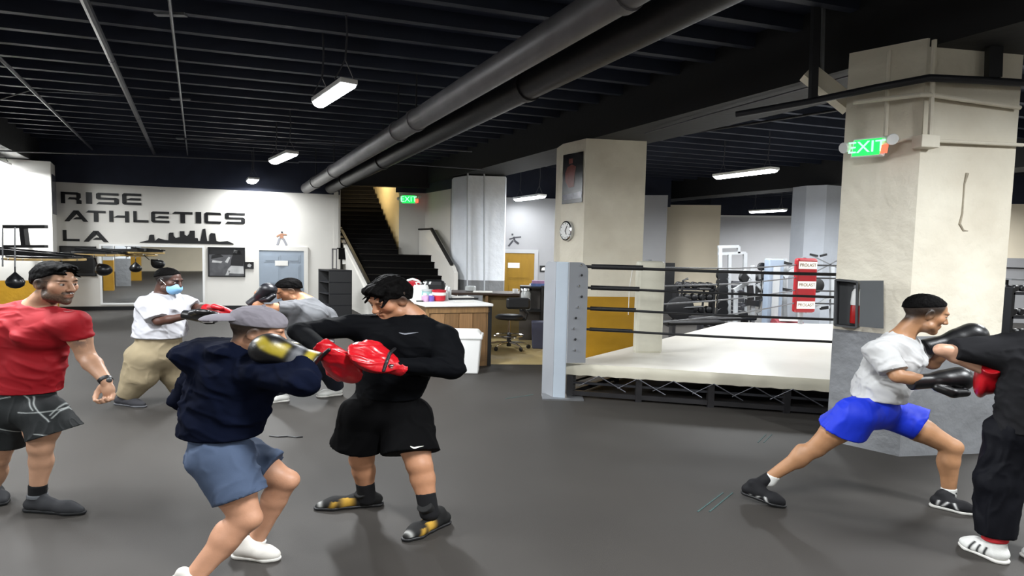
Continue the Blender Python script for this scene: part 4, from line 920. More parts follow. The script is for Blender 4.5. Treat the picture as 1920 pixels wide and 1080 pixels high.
# dumbbell racks
def db_rack(label, x0, x1, Y, ys, nper, depth=.4):
    a, b = pp(x0, 560, Y), pp(x1, 560, Y); t = thing('dumbbell_rack', label, 'rack', ((a.x + b.x) / 2, Y, 0), 'dumbbell racks'); zt = pp((x0 + x1) / 2, ys[0], Y).z
    for x in (a.x, b.x): MB().box((x, Y, zt / 2 + .05), (.07, depth, zt + .1)).build('upright', m_black, t)
    for k, y in enumerate(ys):
        z_ = pp((x0 + x1) / 2, y, Y).z; MB().box(((a.x + b.x) / 2, Y, z_ - .03), (b.x - a.x, depth, .05)).build('shelf', m_conduit_d, t)
        for i in range(nper):
            x = a.x + (b.x - a.x) * (i + .5) / nper; c = V3(x, Y, z_ + .09); w_ = min(.11, (b.x - a.x) / nper * .42)
            d_ = thing('dumbbell', '%s dumbbell from the left on the %s shelf of the %s' % (('first', 'second', 'third', 'fourth', 'fifth', 'sixth')[i], ('top', 'middle', 'bottom')[k], 'rack at the right edge' if x0 > 1800 else 'rack behind the ring'), 'dumbbell', (x, Y, z_), 'dumbbells on racks')
            for e in (-1, 1): MB().lathe([(w_ * .8, -.05), (w_, -.035), (w_, .035), (w_ * .8, .05)], c + V3(0, e * .12, 0), 14, V3(0, 1, 0)).build('head', m_vinyl, d_, smooth=True)
            MB().lathe([(.016, -.12), (.016, .12)], c, 8, V3(0, 1, 0)).build('handle', m_chrome, d_)
    return t
db_rack('black dumbbell rack behind the ring beside the cream wall', 1266, 1335, 17.5, (540, 562, 585), 5)
rk2 = db_rack('black dumbbell rack at the right edge behind the broad column', 1886, 1968, 13.2, (548, 592, 630), 6)
t = rk2; MB().bar(pp(1886, 523, 13.25), pp(1968, 527, 13.25), .3, .04).build('top_bar', m_steel, t)
for x in (1888, 1966): MB().bar(V3(pp(x, 523, 13.4).x, 13.4, 0), pp(x, 523, 13.4), .05, .05, V3(0, 1, 0)).build('leg', m_black, t)
t = thing('exercise_bike', 'black exercise bike in front of the rack behind the ring', 'exercise machine', (pp(1290, 560, 15.5).x, 15.5, 0), 'exercise machines'); pc = pp(1290, 560, 15.5); bx_ = pc.x
MB().lathe([(.28, -.05), (.32, -.04), (.32, .04), (.28, .05)], (bx_ - .2, 15.5, .5), 28, V3(.2, -1, 0), sx=1.2).build('flywheel', m_black, t, smooth=True)
MB().tube([(bx_ - .5, 15.5, .05), (bx_ - .2, 15.5, .5), (bx_ + .4, 15.5, .55), (bx_ + .55, 15.5, .05)], .04, 8).build('frame', m_black, t); MB().tube([(bx_ - .2, 15.5, .5), (bx_ - .15, 15.5, 1.25), (bx_ - .02, 15.5, 1.3)], .03, 8).build('handlebar', m_black, t)
MB().tube([(bx_ + .4, 15.5, .55), (bx_ + .42, 15.5, 1.0)], .03, 8).build('seat_post', m_black, t); MB().box((bx_ + .42, 15.5, 1.03), (.34, .22, .07)).build('saddle', m_vinyl, t, bevel=.03)
for x in (-.5, .55): MB().bar((bx_ + x, 15.2, .03), (bx_ + x, 15.8, .03), .06, .06).build('foot', m_black, t)
# dark doorway beside the grey column
t = struct('door_3', MB().prism([V3(pp(1246, 560, 19.4).x, 19.4, 0), V3(pp(1263, 560, 19.4).x, 19.4, 0), V3(pp(1263, 560, 19.4).x, 19.4, pp(1255, 493, 19.4).z), V3(pp(1246, 560, 19.4).x, 19.4, pp(1255, 493, 19.4).z)], V3(0, .06, 0)), m_black, label='narrow black door frame beside the grey column')
# low benches between ring and machines
for k, (x0, x1, Yb, lab) in enumerate(((1240, 1360, 13.2, 'long dark bench on the floor behind the cream corner pad'), (1290, 1420, 14.2, 'second dark bench farther behind the ring'))):
    a, b = pp(x0, 600, Yb), pp(x1, 600, Yb); t = thing('bench', lab, 'bench', ((a.x + b.x) / 2, Yb, 0), 'flat benches')
    MB().box(((a.x + b.x) / 2, Yb, .40), (b.x - a.x, .35, .09), V3(1, .25, 0), V3(-.25, 1, 0)).build('pad', m_vinyl, t, bevel=.03)
    for e in (-.35, .35):
        cx_ = (a.x + b.x) / 2 + e * (b.x - a.x); MB().box((cx_, Yb + e * (b.x - a.x) * .25, .18), (.07, .3, .36)).build('leg', m_conduit, t)
# ================================================================== MARKS ON FLOOR AND COLUMN
m_tape = mat('teal_chalk', '3f5a58', .8, var=.4, vscale=30)
for k, (x0, y0, x1, y1, w_, lab) in enumerate(((1308, 960, 1356, 924, .011, 'left stroke of the teal floor mark nearest the camera'), (1330, 960, 1374, 924, .011, 'right stroke of the teal floor mark nearest the camera'), (1421, 830, 1436, 815, .008, 'left stroke of the short teal floor mark by the ring'), (1432, 830, 1447, 815, .008, 'right stroke of the short teal floor mark by the ring'), (948, 748, 1000, 740, .014, 'faint teal scuff on the floor in front of the ring post'))):
    a, b = gp(x0, y0), gp(x1, y1); tag(MB().bar(a + up * .002, b + up * .002, w_, .003).build('floor_mark', m_tape), lab, 'floor mark', 'teal floor marks')
pts = [gp(x, y, .006) for x, y in ((505, 817), (522, 819), (540, 818), (556, 820), (568, 819))]
tag(MB().tube(pts, .007, 6).build('skipping_rope', m_black), 'thin black cord lying on the floor between the two sparring men', 'cord')
# scar in the plaster of the broad column
m_scar = mat('plaster_scar', 'a49b88', .8, var=.3, vscale=20)
fr_ = (colC[2] - colC[1]).normalized(); nr_ = V3(fr_.y, -fr_.x, 0)
if nr_.y > 0: nr_ = -nr_
def cr(px, py, off=.006): return onplane(px, py, colC[1] + nr_ * off, nr_)
sc = thing('plaster_scar', 'jagged drip shaped plaster scar on the right face of the broad column', 'scar', tuple(cr(1805, 430)))
path = [(1813, 325), (1808, 345), (1806, 372), (1804, 400), (1799, 420), (1806, 432), (1815, 433)]; MB().tube([cr(x, y, .002) for x, y in path], [.018, .009, .008, .010, .013, .011, .004], 8).build('drip', m_scar, sc, smooth=True)
# ================================================================== FIGURES: one continuous surface per body, grown from a blended distance field
rng = np.random.RandomState(3)
_tab = rng.rand(64, 64, 64).astype(np.float32)
def vnoise(p):
    p = np.asarray(p, np.float32); i = np.floor(p).astype(int); f = p - i; f = f * f * (3 - 2 * f); i &= 63; j = (i + 1) & 63
    x0, y0, z0 = i.T; x1, y1, z1 = j.T; fx, fy, fz = f.T; t = _tab
    a = t[x0, y0, z0] * (1 - fx) + t[x1, y0, z0] * fx; b = t[x0, y1, z0] * (1 - fx) + t[x1, y1, z0] * fx
    c = t[x0, y0, z1] * (1 - fx) + t[x1, y0, z1] * fx; d = t[x0, y1, z1] * (1 - fx) + t[x1, y1, z1] * fx
    return ((a * (1 - fy) + b * fy) * (1 - fz) + (c * (1 - fy) + d * fy) * fz) * 2 - 1
def fbm(p, o=3):
    s = 0; a = 1.0; q = np.asarray(p, np.float32)
    for k in range(o): s = s + a * vnoise(q + 17.3 * k); a *= .5; q = q * 2.03
    return s
def nets(F, xs, ys, zs):
    I = F < 0; n = F.shape
    s = np.zeros(tuple(k - 1 for k in n), np.int8)
    for i in (0, 1):
        for j in (0, 1):
            for k in (0, 1): s += I[i:n[0] - 1 + i, j:n[1] - 1 + j, k:n[2] - 1 + k]
    ids = np.argwhere((s > 0) & (s < 8)); M = len(ids)
    if M == 0: return np.zeros((0, 3)), []
    look = -np.ones(s.shape, np.int64); look[tuple(ids.T)] = np.arange(M)
    acc = np.zeros((M, 3)); cnt = np.zeros(M)
    X = [np.asarray(a) for a in (xs, ys, zs)]
    for ax in range(3):
        o1, o2 = [q for q in range(3) if q != ax]
        for u in (0, 1):
            for v in (0, 1):
                a = ids.copy(); a[:, o1] += u; a[:, o2] += v; b = a.copy(); b[:, ax] += 1
                f0 = F[tuple(a.T)]; f1 = F[tuple(b.T)]; m = (f0 < 0) != (f1 < 0)
                t = np.where(m, f0 / np.where(m, f0 - f1, 1), 0)
                p = np.stack([X[q][a[:, q]] for q in range(3)], 1)
                p[:, ax] += t * (X[ax][b[:, ax]] - X[ax][a[:, ax]])
                acc[m] += p[m]; cnt[m] += 1
    V = acc / cnt[:, None]; Fc = []
    for ax in range(3):
        o1, o2 = [(1, 2), (2, 0), (0, 1)][ax]
        A = I.take(range(n[ax] - 1), ax); B = I.take(range(1, n[ax]), ax)
        e = np.argwhere(A != B)
        e = e[(e[:, o1] > 0) & (e[:, o2] > 0) & (e[:, o1] < n[o1] - 1) & (e[:, o2] < n[o2] - 1)]
        sgn = A[tuple(e.T)]; q = []
        for (u, v) in ((-1, -1), (0, -1), (0, 0), (-1, 0)):
            c = e.copy(); c[:, o1] += u; c[:, o2] += v; q.append(look[tuple(c.T)])
        q = np.stack(q, 1); q[~sgn] = q[~sgn][:, ::-1]; Fc.append(q)
    return V, np.concatenate(Fc)
def A3(v): return np.array((v[0], v[1], v[2]), float)
def nrm(v): v = A3(v); return v / (np.linalg.norm(v) + 1e-12)
class Field:
    def __init__(s, h=.009, fine=()): s.pr = []; s.h = h; s.fine = list(fine)
    def cone(s, a, b, ra, rb, k=.03, n=None, flat=1.0, cut=(0, 0), op='add', infl=0.0):
        s.pr.append(('cone', A3(a), A3(b), ra + infl, rb + infl, k, None if n is None else nrm(n), flat, cut, op)); return s
    def chain(s, pts, rs, k=.02, **kw):
        for i in range(len(pts) - 1): s.cone(pts[i], pts[i + 1], rs[i], rs[i + 1], k, **kw)
        return s
    def ell(s, c, r, ax=None, k=.03, op='add'):
        ax = np.eye(3) if ax is None else np.array([nrm(v) for v in ax]); s.pr.append(('ell', A3(c), np.array(r, float), ax, k, op)); return s
    def ball(s, c, r, k=.03, op='add'): return s.ell(c, (r, r, r), None, k, op)
    def plane(s, p, n, k=.0): s.pr.append(('plane', A3(p), nrm(n), k)); return s      # removes what lies beyond the plane
    def bounds(s):
        lo = np.full(3, 1e9); hi = -lo
        for q in s.pr:
            if q[0] == 'cone' and q[9] == 'add': r = max(q[3], q[4]) + .01; lo = np.minimum(lo, np.minimum(q[1], q[2]) - r); hi = np.maximum(hi, np.maximum(q[1], q[2]) + r)
            if q[0] == 'ell' and q[5] == 'add': r = q[2].max(); lo = np.minimum(lo, q[1] - r); hi = np.maximum(hi, q[1] + r)
        return lo - .03, hi + .03
    def axis(s, lo, hi, ax):
        out = [lo]
        while out[-1] < hi:
            h = s.h
            for (c, r, hf) in s.fine:
                if abs(out[-1] - c[ax]) < r: h = min(h, hf)
            out.append(out[-1] + h)
        return np.array(out)
    def mesh(s):
        lo, hi = s.bounds(); xs, ys, zs = [s.axis(lo[q], hi[q], q) for q in range(3)]
        F = np.full((len(xs), len(ys), len(zs)), .5, np.float32)
        for q in s.pr:
            if q[0] == 'plane':
                _, p, n, k = q
                d = ((xs - p[0]) * n[0])[:, None, None] + ((ys - p[1]) * n[1])[None, :, None] + ((zs - p[2]) * n[2])[None, None, :]
                F = np.maximum(F, d.astype(np.float32)) if k <= 0 else -smin(-F, -d.astype(np.float32), k)
                continue
            if q[0] == 'cone':
                _, a, b, ra, rb, k, n, flat, cut, op = q; m = max(ra, rb) + k + .03; l = np.minimum(a, b) - m; u = np.maximum(a, b) + m
            else:
                _, c, r, ax, k, op = q; m = r.max() + k + .03; l = c - m; u = c + m
            sl = tuple(slice(max(0, np.searchsorted(g, l[i])), np.searchsorted(g, u[i])) for i, g in enumerate((xs, ys, zs)))
            gx, gy, gz = xs[sl[0]], ys[sl[1]], zs[sl[2]]
            if min(len(gx), len(gy), len(gz)) == 0: continue
            P = np.stack(np.meshgrid(gx, gy, gz, indexing='ij'), -1).astype(np.float32)
            if q[0] == 'cone':
                if n is not None and flat != 1.0:
                    w = (1 / flat - 1); P = P + (P @ n.astype(np.float32))[..., None] * (w * n).astype(np.float32)
                    a = a + a.dot(n) * w * n; b = b + b.dot(n) * w * n
                d = (b - a); L = np.linalg.norm(d) + 1e-9; t = ((P - a.astype(np.float32)) @ (d / L / L).astype(np.float32))
                tc = np.clip(t, -.4 if cut[0] else 0, 1.4 if cut[1] else 1)
                D = np.linalg.norm(P - (a + 0 * a).astype(np.float32) - tc[..., None] * d.astype(np.float32), axis=-1) - (ra + (rb - ra) * tc)
                if cut[0]: D = np.maximum(D, -t * L)
                if cut[1]: D = np.maximum(D, (t - 1) * L)
                if flat < 1.0: D = D * (flat * .5 + .5)
            else:
                Q = (P - c.astype(np.float32)) @ ax.T.astype(np.float32); k0 = np.linalg.norm(Q / r, axis=-1); k1 = np.linalg.norm(Q / (r * r), axis=-1) + 1e-9
                D = k0 * (k0 - 1) / k1
            G = F[sl]
            F[sl] = smin(G, D, k) if op == 'add' else -smin(-G, D, k)
        return nets(F, xs, ys, zs)
def smin(a, b, k):
    if k <= 0: return np.minimum(a, b)
    h = np.clip(.5 + .5 * (b - a) / k, 0, 1); return b + (a - b) * h - k * h * (1 - h)
def vnormals(V, Fc):
    a, b, c, d = (V[Fc[:, i]] for i in range(4)); n = np.cross(c - a, d - b); N = np.zeros_like(V)
    for i in range(4): np.add.at(N, Fc[:, i], n)
    return N / (np.linalg.norm(N, axis=1)[:, None] + 1e-12)
def relax(V, Fc, it=1, w=.5):
    for _ in range(it):
        A = np.zeros_like(V); C = np.zeros(len(V))
        for i in range(4):
            for j in ((i + 1) % 4, (i + 3) % 4): np.add.at(A, Fc[:, i], V[Fc[:, j]]); np.add.at(C, Fc[:, i], 1)
        V = V * (1 - w) + w * A / np.maximum(C, 1)[:, None]
    return V
def flesh(name, field, m, parent, col=None, disp=None, smooth_it=1, sx=SX, hem=None):
    V, Fc = field.mesh()
    V = relax(V, Fc, smooth_it)
    if disp is not None:
        n_ = vnormals(V, Fc); V = V + n_ * (disp(V) * np.clip((n_[:, 2] + .45) / .35, 0, 1))[:, None]
    me = bpy.data.meshes.new(name)
    W = V.copy(); W[:, 0] *= sx
    me.vertices.add(len(W)); me.vertices.foreach_set('co', W.ravel().astype(np.float32))
    me.loops.add(Fc.size); me.loops.foreach_set('vertex_index', Fc.ravel().astype(np.int32))
    me.polygons.add(len(Fc)); me.polygons.foreach_set('loop_start', np.arange(0, Fc.size, 4, dtype=np.int32)); me.polygons.foreach_set('loop_total', np.full(len(Fc), 4, np.int32))
    me.polygons.foreach_set('use_smooth', np.ones(len(Fc), bool))
    me.update(calc_edges=True); me.validate()
    if col is not None:
        at = me.color_attributes.new('Col', 'FLOAT_COLOR', 'POINT'); c = np.ones((len(V), 4), np.float32); c[:, :3] = col(V); at.data.foreach_set('color', c.ravel())
    me.materials.append(m)
    o = bpy.data.objects.new(name, me); COL.objects.link(o); o.parent = parent
    return o
def folds(amp=.007, f=(9, 9, 5), seed=0, diag=.6, vertical=False):
    """long soft creases: slow along the fold, quick across it"""
    fd = nrm((.18, .1, 1)) if vertical else nrm((1, .2, -diag)); m = max(f)
    def fn(V):
        al = V @ fd; q = (V - al[:, None] * fd) * (1.9 * m) + (al * .55 * m)[:, None] * fd + seed * 7.7
        w = V * 4.0 + seed; q = q + np.stack([fbm(w, 2), fbm(w + 9, 2), fbm(w + 21, 2)], 1) * .8
        a = fbm(q, 2); r = (1 - np.abs(vnoise(q * .55 + 3))).clip(0, 1) ** 3; r2 = (1 - np.abs(vnoise(q * 1.1 + 13))).clip(0, 1) ** 4
        return np.maximum(-.45 * amp, 1.55 * amp * (.7 * a + 1.5 * (r - .35) + .7 * (r2 - .3)) * (.62 + .38 * vnoise(V * 6 + seed * 3)))
    return fn
def segdist(V, a, b):
    a, b = A3(a), A3(b); d = b - a; t = np.clip((V - a) @ d / (d @ d + 1e-12), 0, 1); return np.linalg.norm(V - a - t[:, None] * d, axis=1)
def mixc(c, new, w): w = np.clip(w, 0, 1)[:, None]; return c * (1 - w) + np.array(new) * w
class Fig:
    """a person: local frame true to life, origin on the floor; J() surveys a joint from the photograph at depth Y"""
    def __init__(s, name, label, ox, oy, group=None):
        s.o = V3(ox, oy, 0); s.root = thing(name, label, 'person', (ox, oy, 0), group); s.body = Field(.0095)
    def J(s, px, py, Y): p = pp(px, py, Y) - s.o; return np.array((p.x / SX, p.y, p.z))
    def G(s, px, py): p = gp(px, py) - s.o; return np.array((p.x / SX, p.y, p.z))
    def part(s, name, field, m, **k): return flesh(name, field, m, s.root, **k)
    def head(s, c, yaw, pitch=0.0, roll=0.0, sc=1.0, skin=(.45, .25, .16), beard=0.0, brow=(.02, .015, .012), stub=0.0, fade=None):
        """c: centre between the ears; yaw 0 faces the camera, 90 faces picture right; pitch > 0 looks down"""
        y, p, r = map(math.radians, (yaw, pitch, roll))
        f0 = np.array((math.sin(y), -math.cos(y), 0)); u0 = np.array((0, 0, 1.0)); s0 = np.cross(f0, u0)
        f = f0 * math.cos(p) - u0 * math.sin(p); u = u0 * math.cos(p) + f0 * math.sin(p)
        sd = s0 * math.cos(r) + u * math.sin(r); u = u * math.cos(r) - s0 * math.sin(r)
        s.hc, s.hf, s.hu, s.hs, s.hk, s.skin = A3(c), f, u, sd, sc, np.array(skin)
        B = s.body; B.fine.append((s.hc, .15 * sc, .0042)); ax = (f, sd, u); H = s.hp
        B.ell(H(-.014, 0, .035), np.array((.104, .074, .086)) * sc, ax, .02)
        B.ell(H(.030, 0, -.030), np.array((.062, .060, .082)) * sc, ax, .03)
        B.ell(H(.036, 0, -.085), np.array((.048, .048, .030)) * sc, ax, .03)
        B.ball(H(.078, 0, -.104), .020 * sc, .025)
        for e in (-1, 1):
            B.ball(H(.058, e * .044, -.018), .024 * sc, .03)
            B.ball(H(.022, e * .055, -.075), .022 * sc, .035)
        B.cone(H(.082, -.034, .030), H(.082, .034, .030), .013 * sc, .013 * sc, .015)
        for e in (-1, 1): B.ball(H(.101, e * .031, .006), .016 * sc, .012, 'sub')
        B.cone(H(.090, 0, .018), H(.113, 0, -.026), .009 * sc, .0125 * sc, .012)
        for e in (-1, 1): B.ball(H(.100, e * .0135, -.031), .0095 * sc, .008)
        B.cone(H(.086, -.020, -.058), H(.086, .020, -.058), .0085 * sc, .0085 * sc, .008); B.ball(H(.094, 0, -.058), .007 * sc, .008)
        B.cone(H(.084, -.017, -.072), H(.084, .017, -.072), .0095 * sc, .0095 * sc, .008)
        B.cone(H(.100, -.022, -.065), H(.100, .022, -.065), .0022 * sc, .0022 * sc, .005, op='sub')
        for e in (-1, 1):
            axe = (f * .92 - sd * e * .38, sd * e * .92 + f * .38, u)
            B.ell(H(-.008, e * .076, -.004), np.array((.026, .009, .034)) * sc, axe, .006)
            B.ell(H(-.003, e * .085, .000), np.array((.013, .007, .019)) * sc, axe, .004, 'sub')
            B.ell(H(.079, e * .031, .0135), np.array((.0135, .019, .0075)) * sc, ax, .005); B.ell(H(.076, e * .031, -.0075), np.array((.013, .018, .006)) * sc, ax, .006)
        s.beard, s.brow, s.stub, s.fade = beard, brow, stub, fade
        return s
    def hp(s, a, b, c): return s.hc + (s.hf * a + s.hs * b + s.hu * c) * s.hk
    def headcol(s, V, c):
        R = V - s.hc; a = R @ s.hf / s.hk; b = R @ s.hs / s.hk; z = R @ s.hu / s.hk; near = (np.linalg.norm(R, axis=1) < .17 * s.hk)
        n = fbm(V * 260, 2) * .5 + .5
        lips = np.exp(-((z + .066) / .0085) ** 2) * np.exp(-(b / .021) ** 4) * (a > .07); c = mixc(c, s.skin * np.array((.78, .48, .46)), lips * .8 * near)
        ln = np.exp(-((z + .0655) / .0022) ** 2) * (np.abs(b) < .022) * (a > .07); c = mixc(c, s.skin * .25, ln * near * .8)
        for e in (-1, 1):
            bw = np.exp(-((z - .028 + .25 * np.abs(np.abs(b) - .034)) / .0062) ** 2) * np.exp(-((b - e * .033) / .022) ** 4) * (a > .05); c = mixc(c, s.brow, bw * near * .95)
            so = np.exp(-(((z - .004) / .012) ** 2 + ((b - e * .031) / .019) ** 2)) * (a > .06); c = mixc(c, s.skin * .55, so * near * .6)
        nost = np.exp(-(((z + .038) / .004) ** 2 + ((np.abs(b) - .010) / .006) ** 2)) * (a > .08); c = mixc(c, s.skin * .2, nost * near * .8)
        ck = np.exp(-(((z + .02) / .03) ** 2 + ((np.abs(b) - .05) / .03) ** 2)) * (a > .03); c = mixc(c, s.skin * np.array((1.12, .92, .88)), ck * near * .4)
        if s.beard > 0:
            jaw = 1 / (1 + np.exp((z + .052 - .7 * np.clip(.055 - a, 0, .05)) / .006)) * (a > -.005) * (z > -.135)
            mus = np.exp(-((z + .047) / .007) ** 2) * (np.abs(b) < .032) * (a > .06)
            mouth = np.exp(-(((z + .066) / .010) ** 2 + (b / .024) ** 2) ** 2)
            side = (np.abs(b) > .045) * (a < .035) * (a > -.012) * (z < .02) * (z > -.12)
            w = np.clip(jaw + mus + side * .8, 0, 1) * (1 - mouth) * s.beard * (.72 + .28 * n); c = mixc(c, np.array(s.brow) * 1.6, w * near)
        if s.fade is not None:
            sidez = s.fade; w = 1 / (1 + np.exp((sidez + .55 * np.clip(a, -.02, .2) + 3.0 * np.clip(a - .042, 0, .1) + .9 * np.clip(-a - .02, 0, .1) * -1 - z) / .010)) * (a < .066); c = mixc(c, np.array(s.brow) * .8, w * near * (.93 + .06 * n))
        return c
    def finish_body(s, m, extra=None, seed=0):
        def col(V):
            c = np.tile(s.skin, (len(V), 1)) * (1 + .07 * fbm(V * 14 + seed, 3))[:, None]
            c = s.headcol(V, c)
            if extra: c = extra(V, c)
            return c.clip(0, 1)
        o = s.part('body', s.body, m, col=col)
        e_ = Field(.003)
        return o
    def eyes(s, m):
        for e in (-1, 1):
            c = s.hp(.0795, e * .031, .004); f = Field(.0018 * s.hk); f.ball(c, .0125 * s.hk, 0)
            ic = s.hp(.092, e * .031, .0035)
            def col(V, ic=ic):
                d = np.linalg.norm(V - ic, axis=1) / s.hk; a = np.tile((.40, .36, .33), (len(V), 1)); a = mixc(a, (.05, .025, .015), 1 / (1 + np.exp((d - .0065) / .0007))); return a
            s.part('eye', f, m, col=col)
    def hair(s, m, thick=.014, line=.045, slope=.62, back=1.0, lumps=(), amp=.006, freq=60, nape=-.05, side=.082, h=.0045, locks=(), front=.072):
        """cap of hair: keeps what is above a slanting hairline"""
        f = Field(h); ax = (s.hf, s.hs, s.hu); k = s.hk
        f.ell(s.hp(-.014, 0, .037), np.array((.104 + thick, side, .087 + thick)) * k, ax, .01)
        f.ell(s.hp(-.050, 0, -.002), np.array((.062, side - .010, .075)) * k, ax, .02)
        for (a, b, c, r) in lumps: f.ell(s.hp(a, b, c), np.array(r) * k, ax, .015)
        f.plane(s.hp(0, 0, line - .03), s.hf * slope - s.hu, .01)
        R_ = np.random.RandomState(11)
        f.plane(s.hp(front, 0, line), s.hf * 1.0 - s.hu * .55, .012)
        f.plane(s.hp(0, 0, nape), -s.hu, .01)
        for (n_, a0, z0, a1, z1, sp) in locks:
            for i in range(n_):
                b0 = sp * (2 * (i + R_.rand()) / n_ - 1); j = R_.rand(3) - .5
                f.cone(s.hp(a0 + .02 * j[0], b0, z0 - 1.2 * b0 * b0 / .06), s.hp(a1 + .025 * j[1], b0 * 1.15 + .02 * j[2], z1 + .02 * j[0] - 1.5 * b0 * b0 / .06), .014 * k, .004 * k, .008)
        def dp(V):
            q = np.stack([(V @ s.hs) * freq, (V @ s.hf) * freq * .5, (V @ s.hu) * freq * .35], 1); return amp * fbm(q, 3)
        return s.part('hair', f, m, disp=dp)
def frame_of(d, up):
    d = nrm(d); up = A3(up); up = up - d * up.dot(d); up = nrm(up); return d, up, np.cross(d, up)
def limb_arm(B, S, E, W, k=1.0, infl=0.0):
    S, E, W = map(A3, (S, E, W)); m = S + (E - S) * .45; fm = E + (W - E) * .3
    B.ball(S, .066 * k + infl, .03)
    B.chain([S, m, E], [.060 * k + infl, .056 * k + infl, .043 * k + infl], .02)
    B.chain([E, fm, W], [.044 * k + infl, .046 * k + infl, .029 * k + infl], .02)
def limb_leg(B, Hp, K, An, k=1.0, calf=(0, .03, 0)):
    Hp, K, An = map(A3, (Hp, K, An)); B.chain([Hp, Hp + (K - Hp) * .5, K], [.098 * k, .085 * k, .060 * k], .03)
    c = K + (An - K) * .32; B.chain([K, c + A3(calf) * .4, An], [.058 * k, .056 * k, .037 * k], .02); B.ell(c + A3(calf), np.array((.045, .045, .10)) * k, None, .03)
    B.ball(K + nrm(np.cross(np.cross(K - Hp, An - K), An - Hp) + 1e-6) * .0, .056 * k, .02)
def torso(B, P, N, SA, SB, HA, HB, front, hip=.155, waist=.145, chest=.175, depth=.72, infl=0.0, belly=0.0):
    P, N, SA, SB, HA, HB = map(A3, (P, N, SA, SB, HA, HB)); Wst = P + (N - P) * .36; C = P + (N - P) * .70; lat = nrm(SB - SA)
    B.cone(P, Wst, hip + infl, waist + infl, .05, front, depth + .04)
    B.cone(Wst, C, waist + infl, chest + infl, .05, front, depth)
    if belly: B.ball(Wst + nrm(front) * (waist * depth * .55) - np.array((0, 0, .04)), belly + infl, .08)
    B.cone(HA, HB, .105 + infl, .105 + infl, .05)
    B.cone(SA * .80 + C * .20, SB * .80 + C * .20, .078 + infl, .078 + infl, .06)
    for Q in (SA, SB): B.cone(N - (N - C) * .06, Q, .058 + infl, .056 + infl, .05)
    for sg in (-1, 1): B.ell(C + lat * sg * chest * .48 + nrm(front) * chest * depth * .62 + np.array((0, 0, .01)), (.095 + infl, .05 + infl, .07 + infl), (lat, nrm(front), np.cross(lat, nrm(front))), .05)
def glove_field(W, d, up, side=1, k=1.0, h=.006, cuff=.12, cr=.054):
    """boxing glove at wrist W pointing along d; up = back of the hand; side = where the thumb sits"""
    d, up, lat = frame_of(d, up); W = A3(W); f = Field(h); P = lambda a, b, c: W + (d * a + up * b + lat * c * side) * k
    f.cone(P(-cuff, 0, 0), P(.0, 0, 0), cr * k, cr * .9 * k, .012, None, 1, (1, 0))
    f.ell(P(.065, .012, 0), np.array((.080, .058, .066)) * k, (d, up, lat), .03)
    f.ell(P(.130, .004, 0), np.array((.070, .080, .078)) * k, (d, up, lat), .03)
    f.ell(P(.085, -.060, 0), np.array((.050, .036, .060)) * k, (d, up, lat), .02)
    f.chain([P(.0, -.022, .050), P(.055, -.040, .092), P(.115, -.045, .090)], [.028 * k, .033 * k, .027 * k], .006)
    return f, P
def mitt_field(W, d, face, k=1.0, h=.006):
    """focus mitt at wrist W, fingers along d, striking face towards face"""
    d, up, lat = frame_of(d, face); W = A3(W); f = Field(h); P = lambda a, b, c: W + (d * a + up * b + lat * c) * k
    f.ell(P(.11, .020, 0), np.array((.135, .036, .105)) * k, (d, up, lat), .02)
    f.ell(P(.10, -.020, 0), np.array((.110, .046, .082)) * k, (d, up, lat), .025)
    f.cone(P(-.075, -.01, 0), P(.03, -.01, 0), .046 * k, .052 * k, .02, None, 1, (1, 0))
    f.chain([P(.02, -.01, .07), P(.09, .0, .115), P(.15, .01, .105)], [.024 * k, .026 * k, .022 * k], .015)
    f.ell(P(.125, .062, 0), np.array((.055, .016, .050)) * k, (d, up, lat), .008, 'sub')
    return f, P
def foot_pts(heel, toe): heel, toe = A3(heel), A3(toe); heel[2] = toe[2] = 0; d = nrm(toe - heel); return heel, toe, d, np.array((-d[1], d[0], 0))
def make_shoe(s, heel, toe, ankle, mU, mS, high=.0, name='shoe', ucol=None, scol=None, k=1.0, lift=0.0, sole=.024, tip=.030):
    """shoe with upper and sole; heel and toe on the floor"""
    heel, toe, d, lt = foot_pts(heel, toe); ankle = A3(ankle); L = np.linalg.norm(toe - heel); z = np.array((0, 0, 1.0)); lf = lambda t: z * lift * (1 - t)
    P = lambda t, h, b=0: heel + d * L * t + z * h + lf(t) + lt * b
    f = Field(.0065); f.chain([P(.13, .050), P(.40, .052), P(.72, .043), P(.92, tip + .006)], [.036 * k, .040 * k, .044 * k, .028 * k], .03)
    f.ell(P(.72, .040), np.array((.07, .047, .030)) * k, (d, lt, z), .02)
    an2 = ankle + (P(.18, .10) - ankle) * .35; f.cone(P(.17, .06), ankle + nrm(ankle - P(.17, .06)) * high, .038 * k, .043 * k, .03, None, 1, (0, 1))
    f.cone(P(.42, .07), P(.24, .115), .030 * k, .032 * k, .03)
    if lift == 0: f.plane(np.array((0, 0, .012)), -z)
    o = s.part(name, f, mU, col=ucol(P) if ucol else None)
    g = Field(.0065); g.cone(P(.12, .02), P(.5, .02), .041 * k, .038 * k, .02).cone(P(.5, .02), P(.76, .02), .038 * k, .049 * k, .02).cone(P(.76, .02), P(.93, .02), .049 * k, .034 * k, .02)
    n = np.cross(lt, P(1, 0) - P(0, 0)); n = nrm(n) * (1 if n[2] > 0 else -1)
    g.plane(P(0, 0), -n).plane(P(0, sole), n, .006)
    q = flesh('sole', g, mS, s.root, col=scol(P) if scol else None); q.parent = o; q.parent = o
    return o
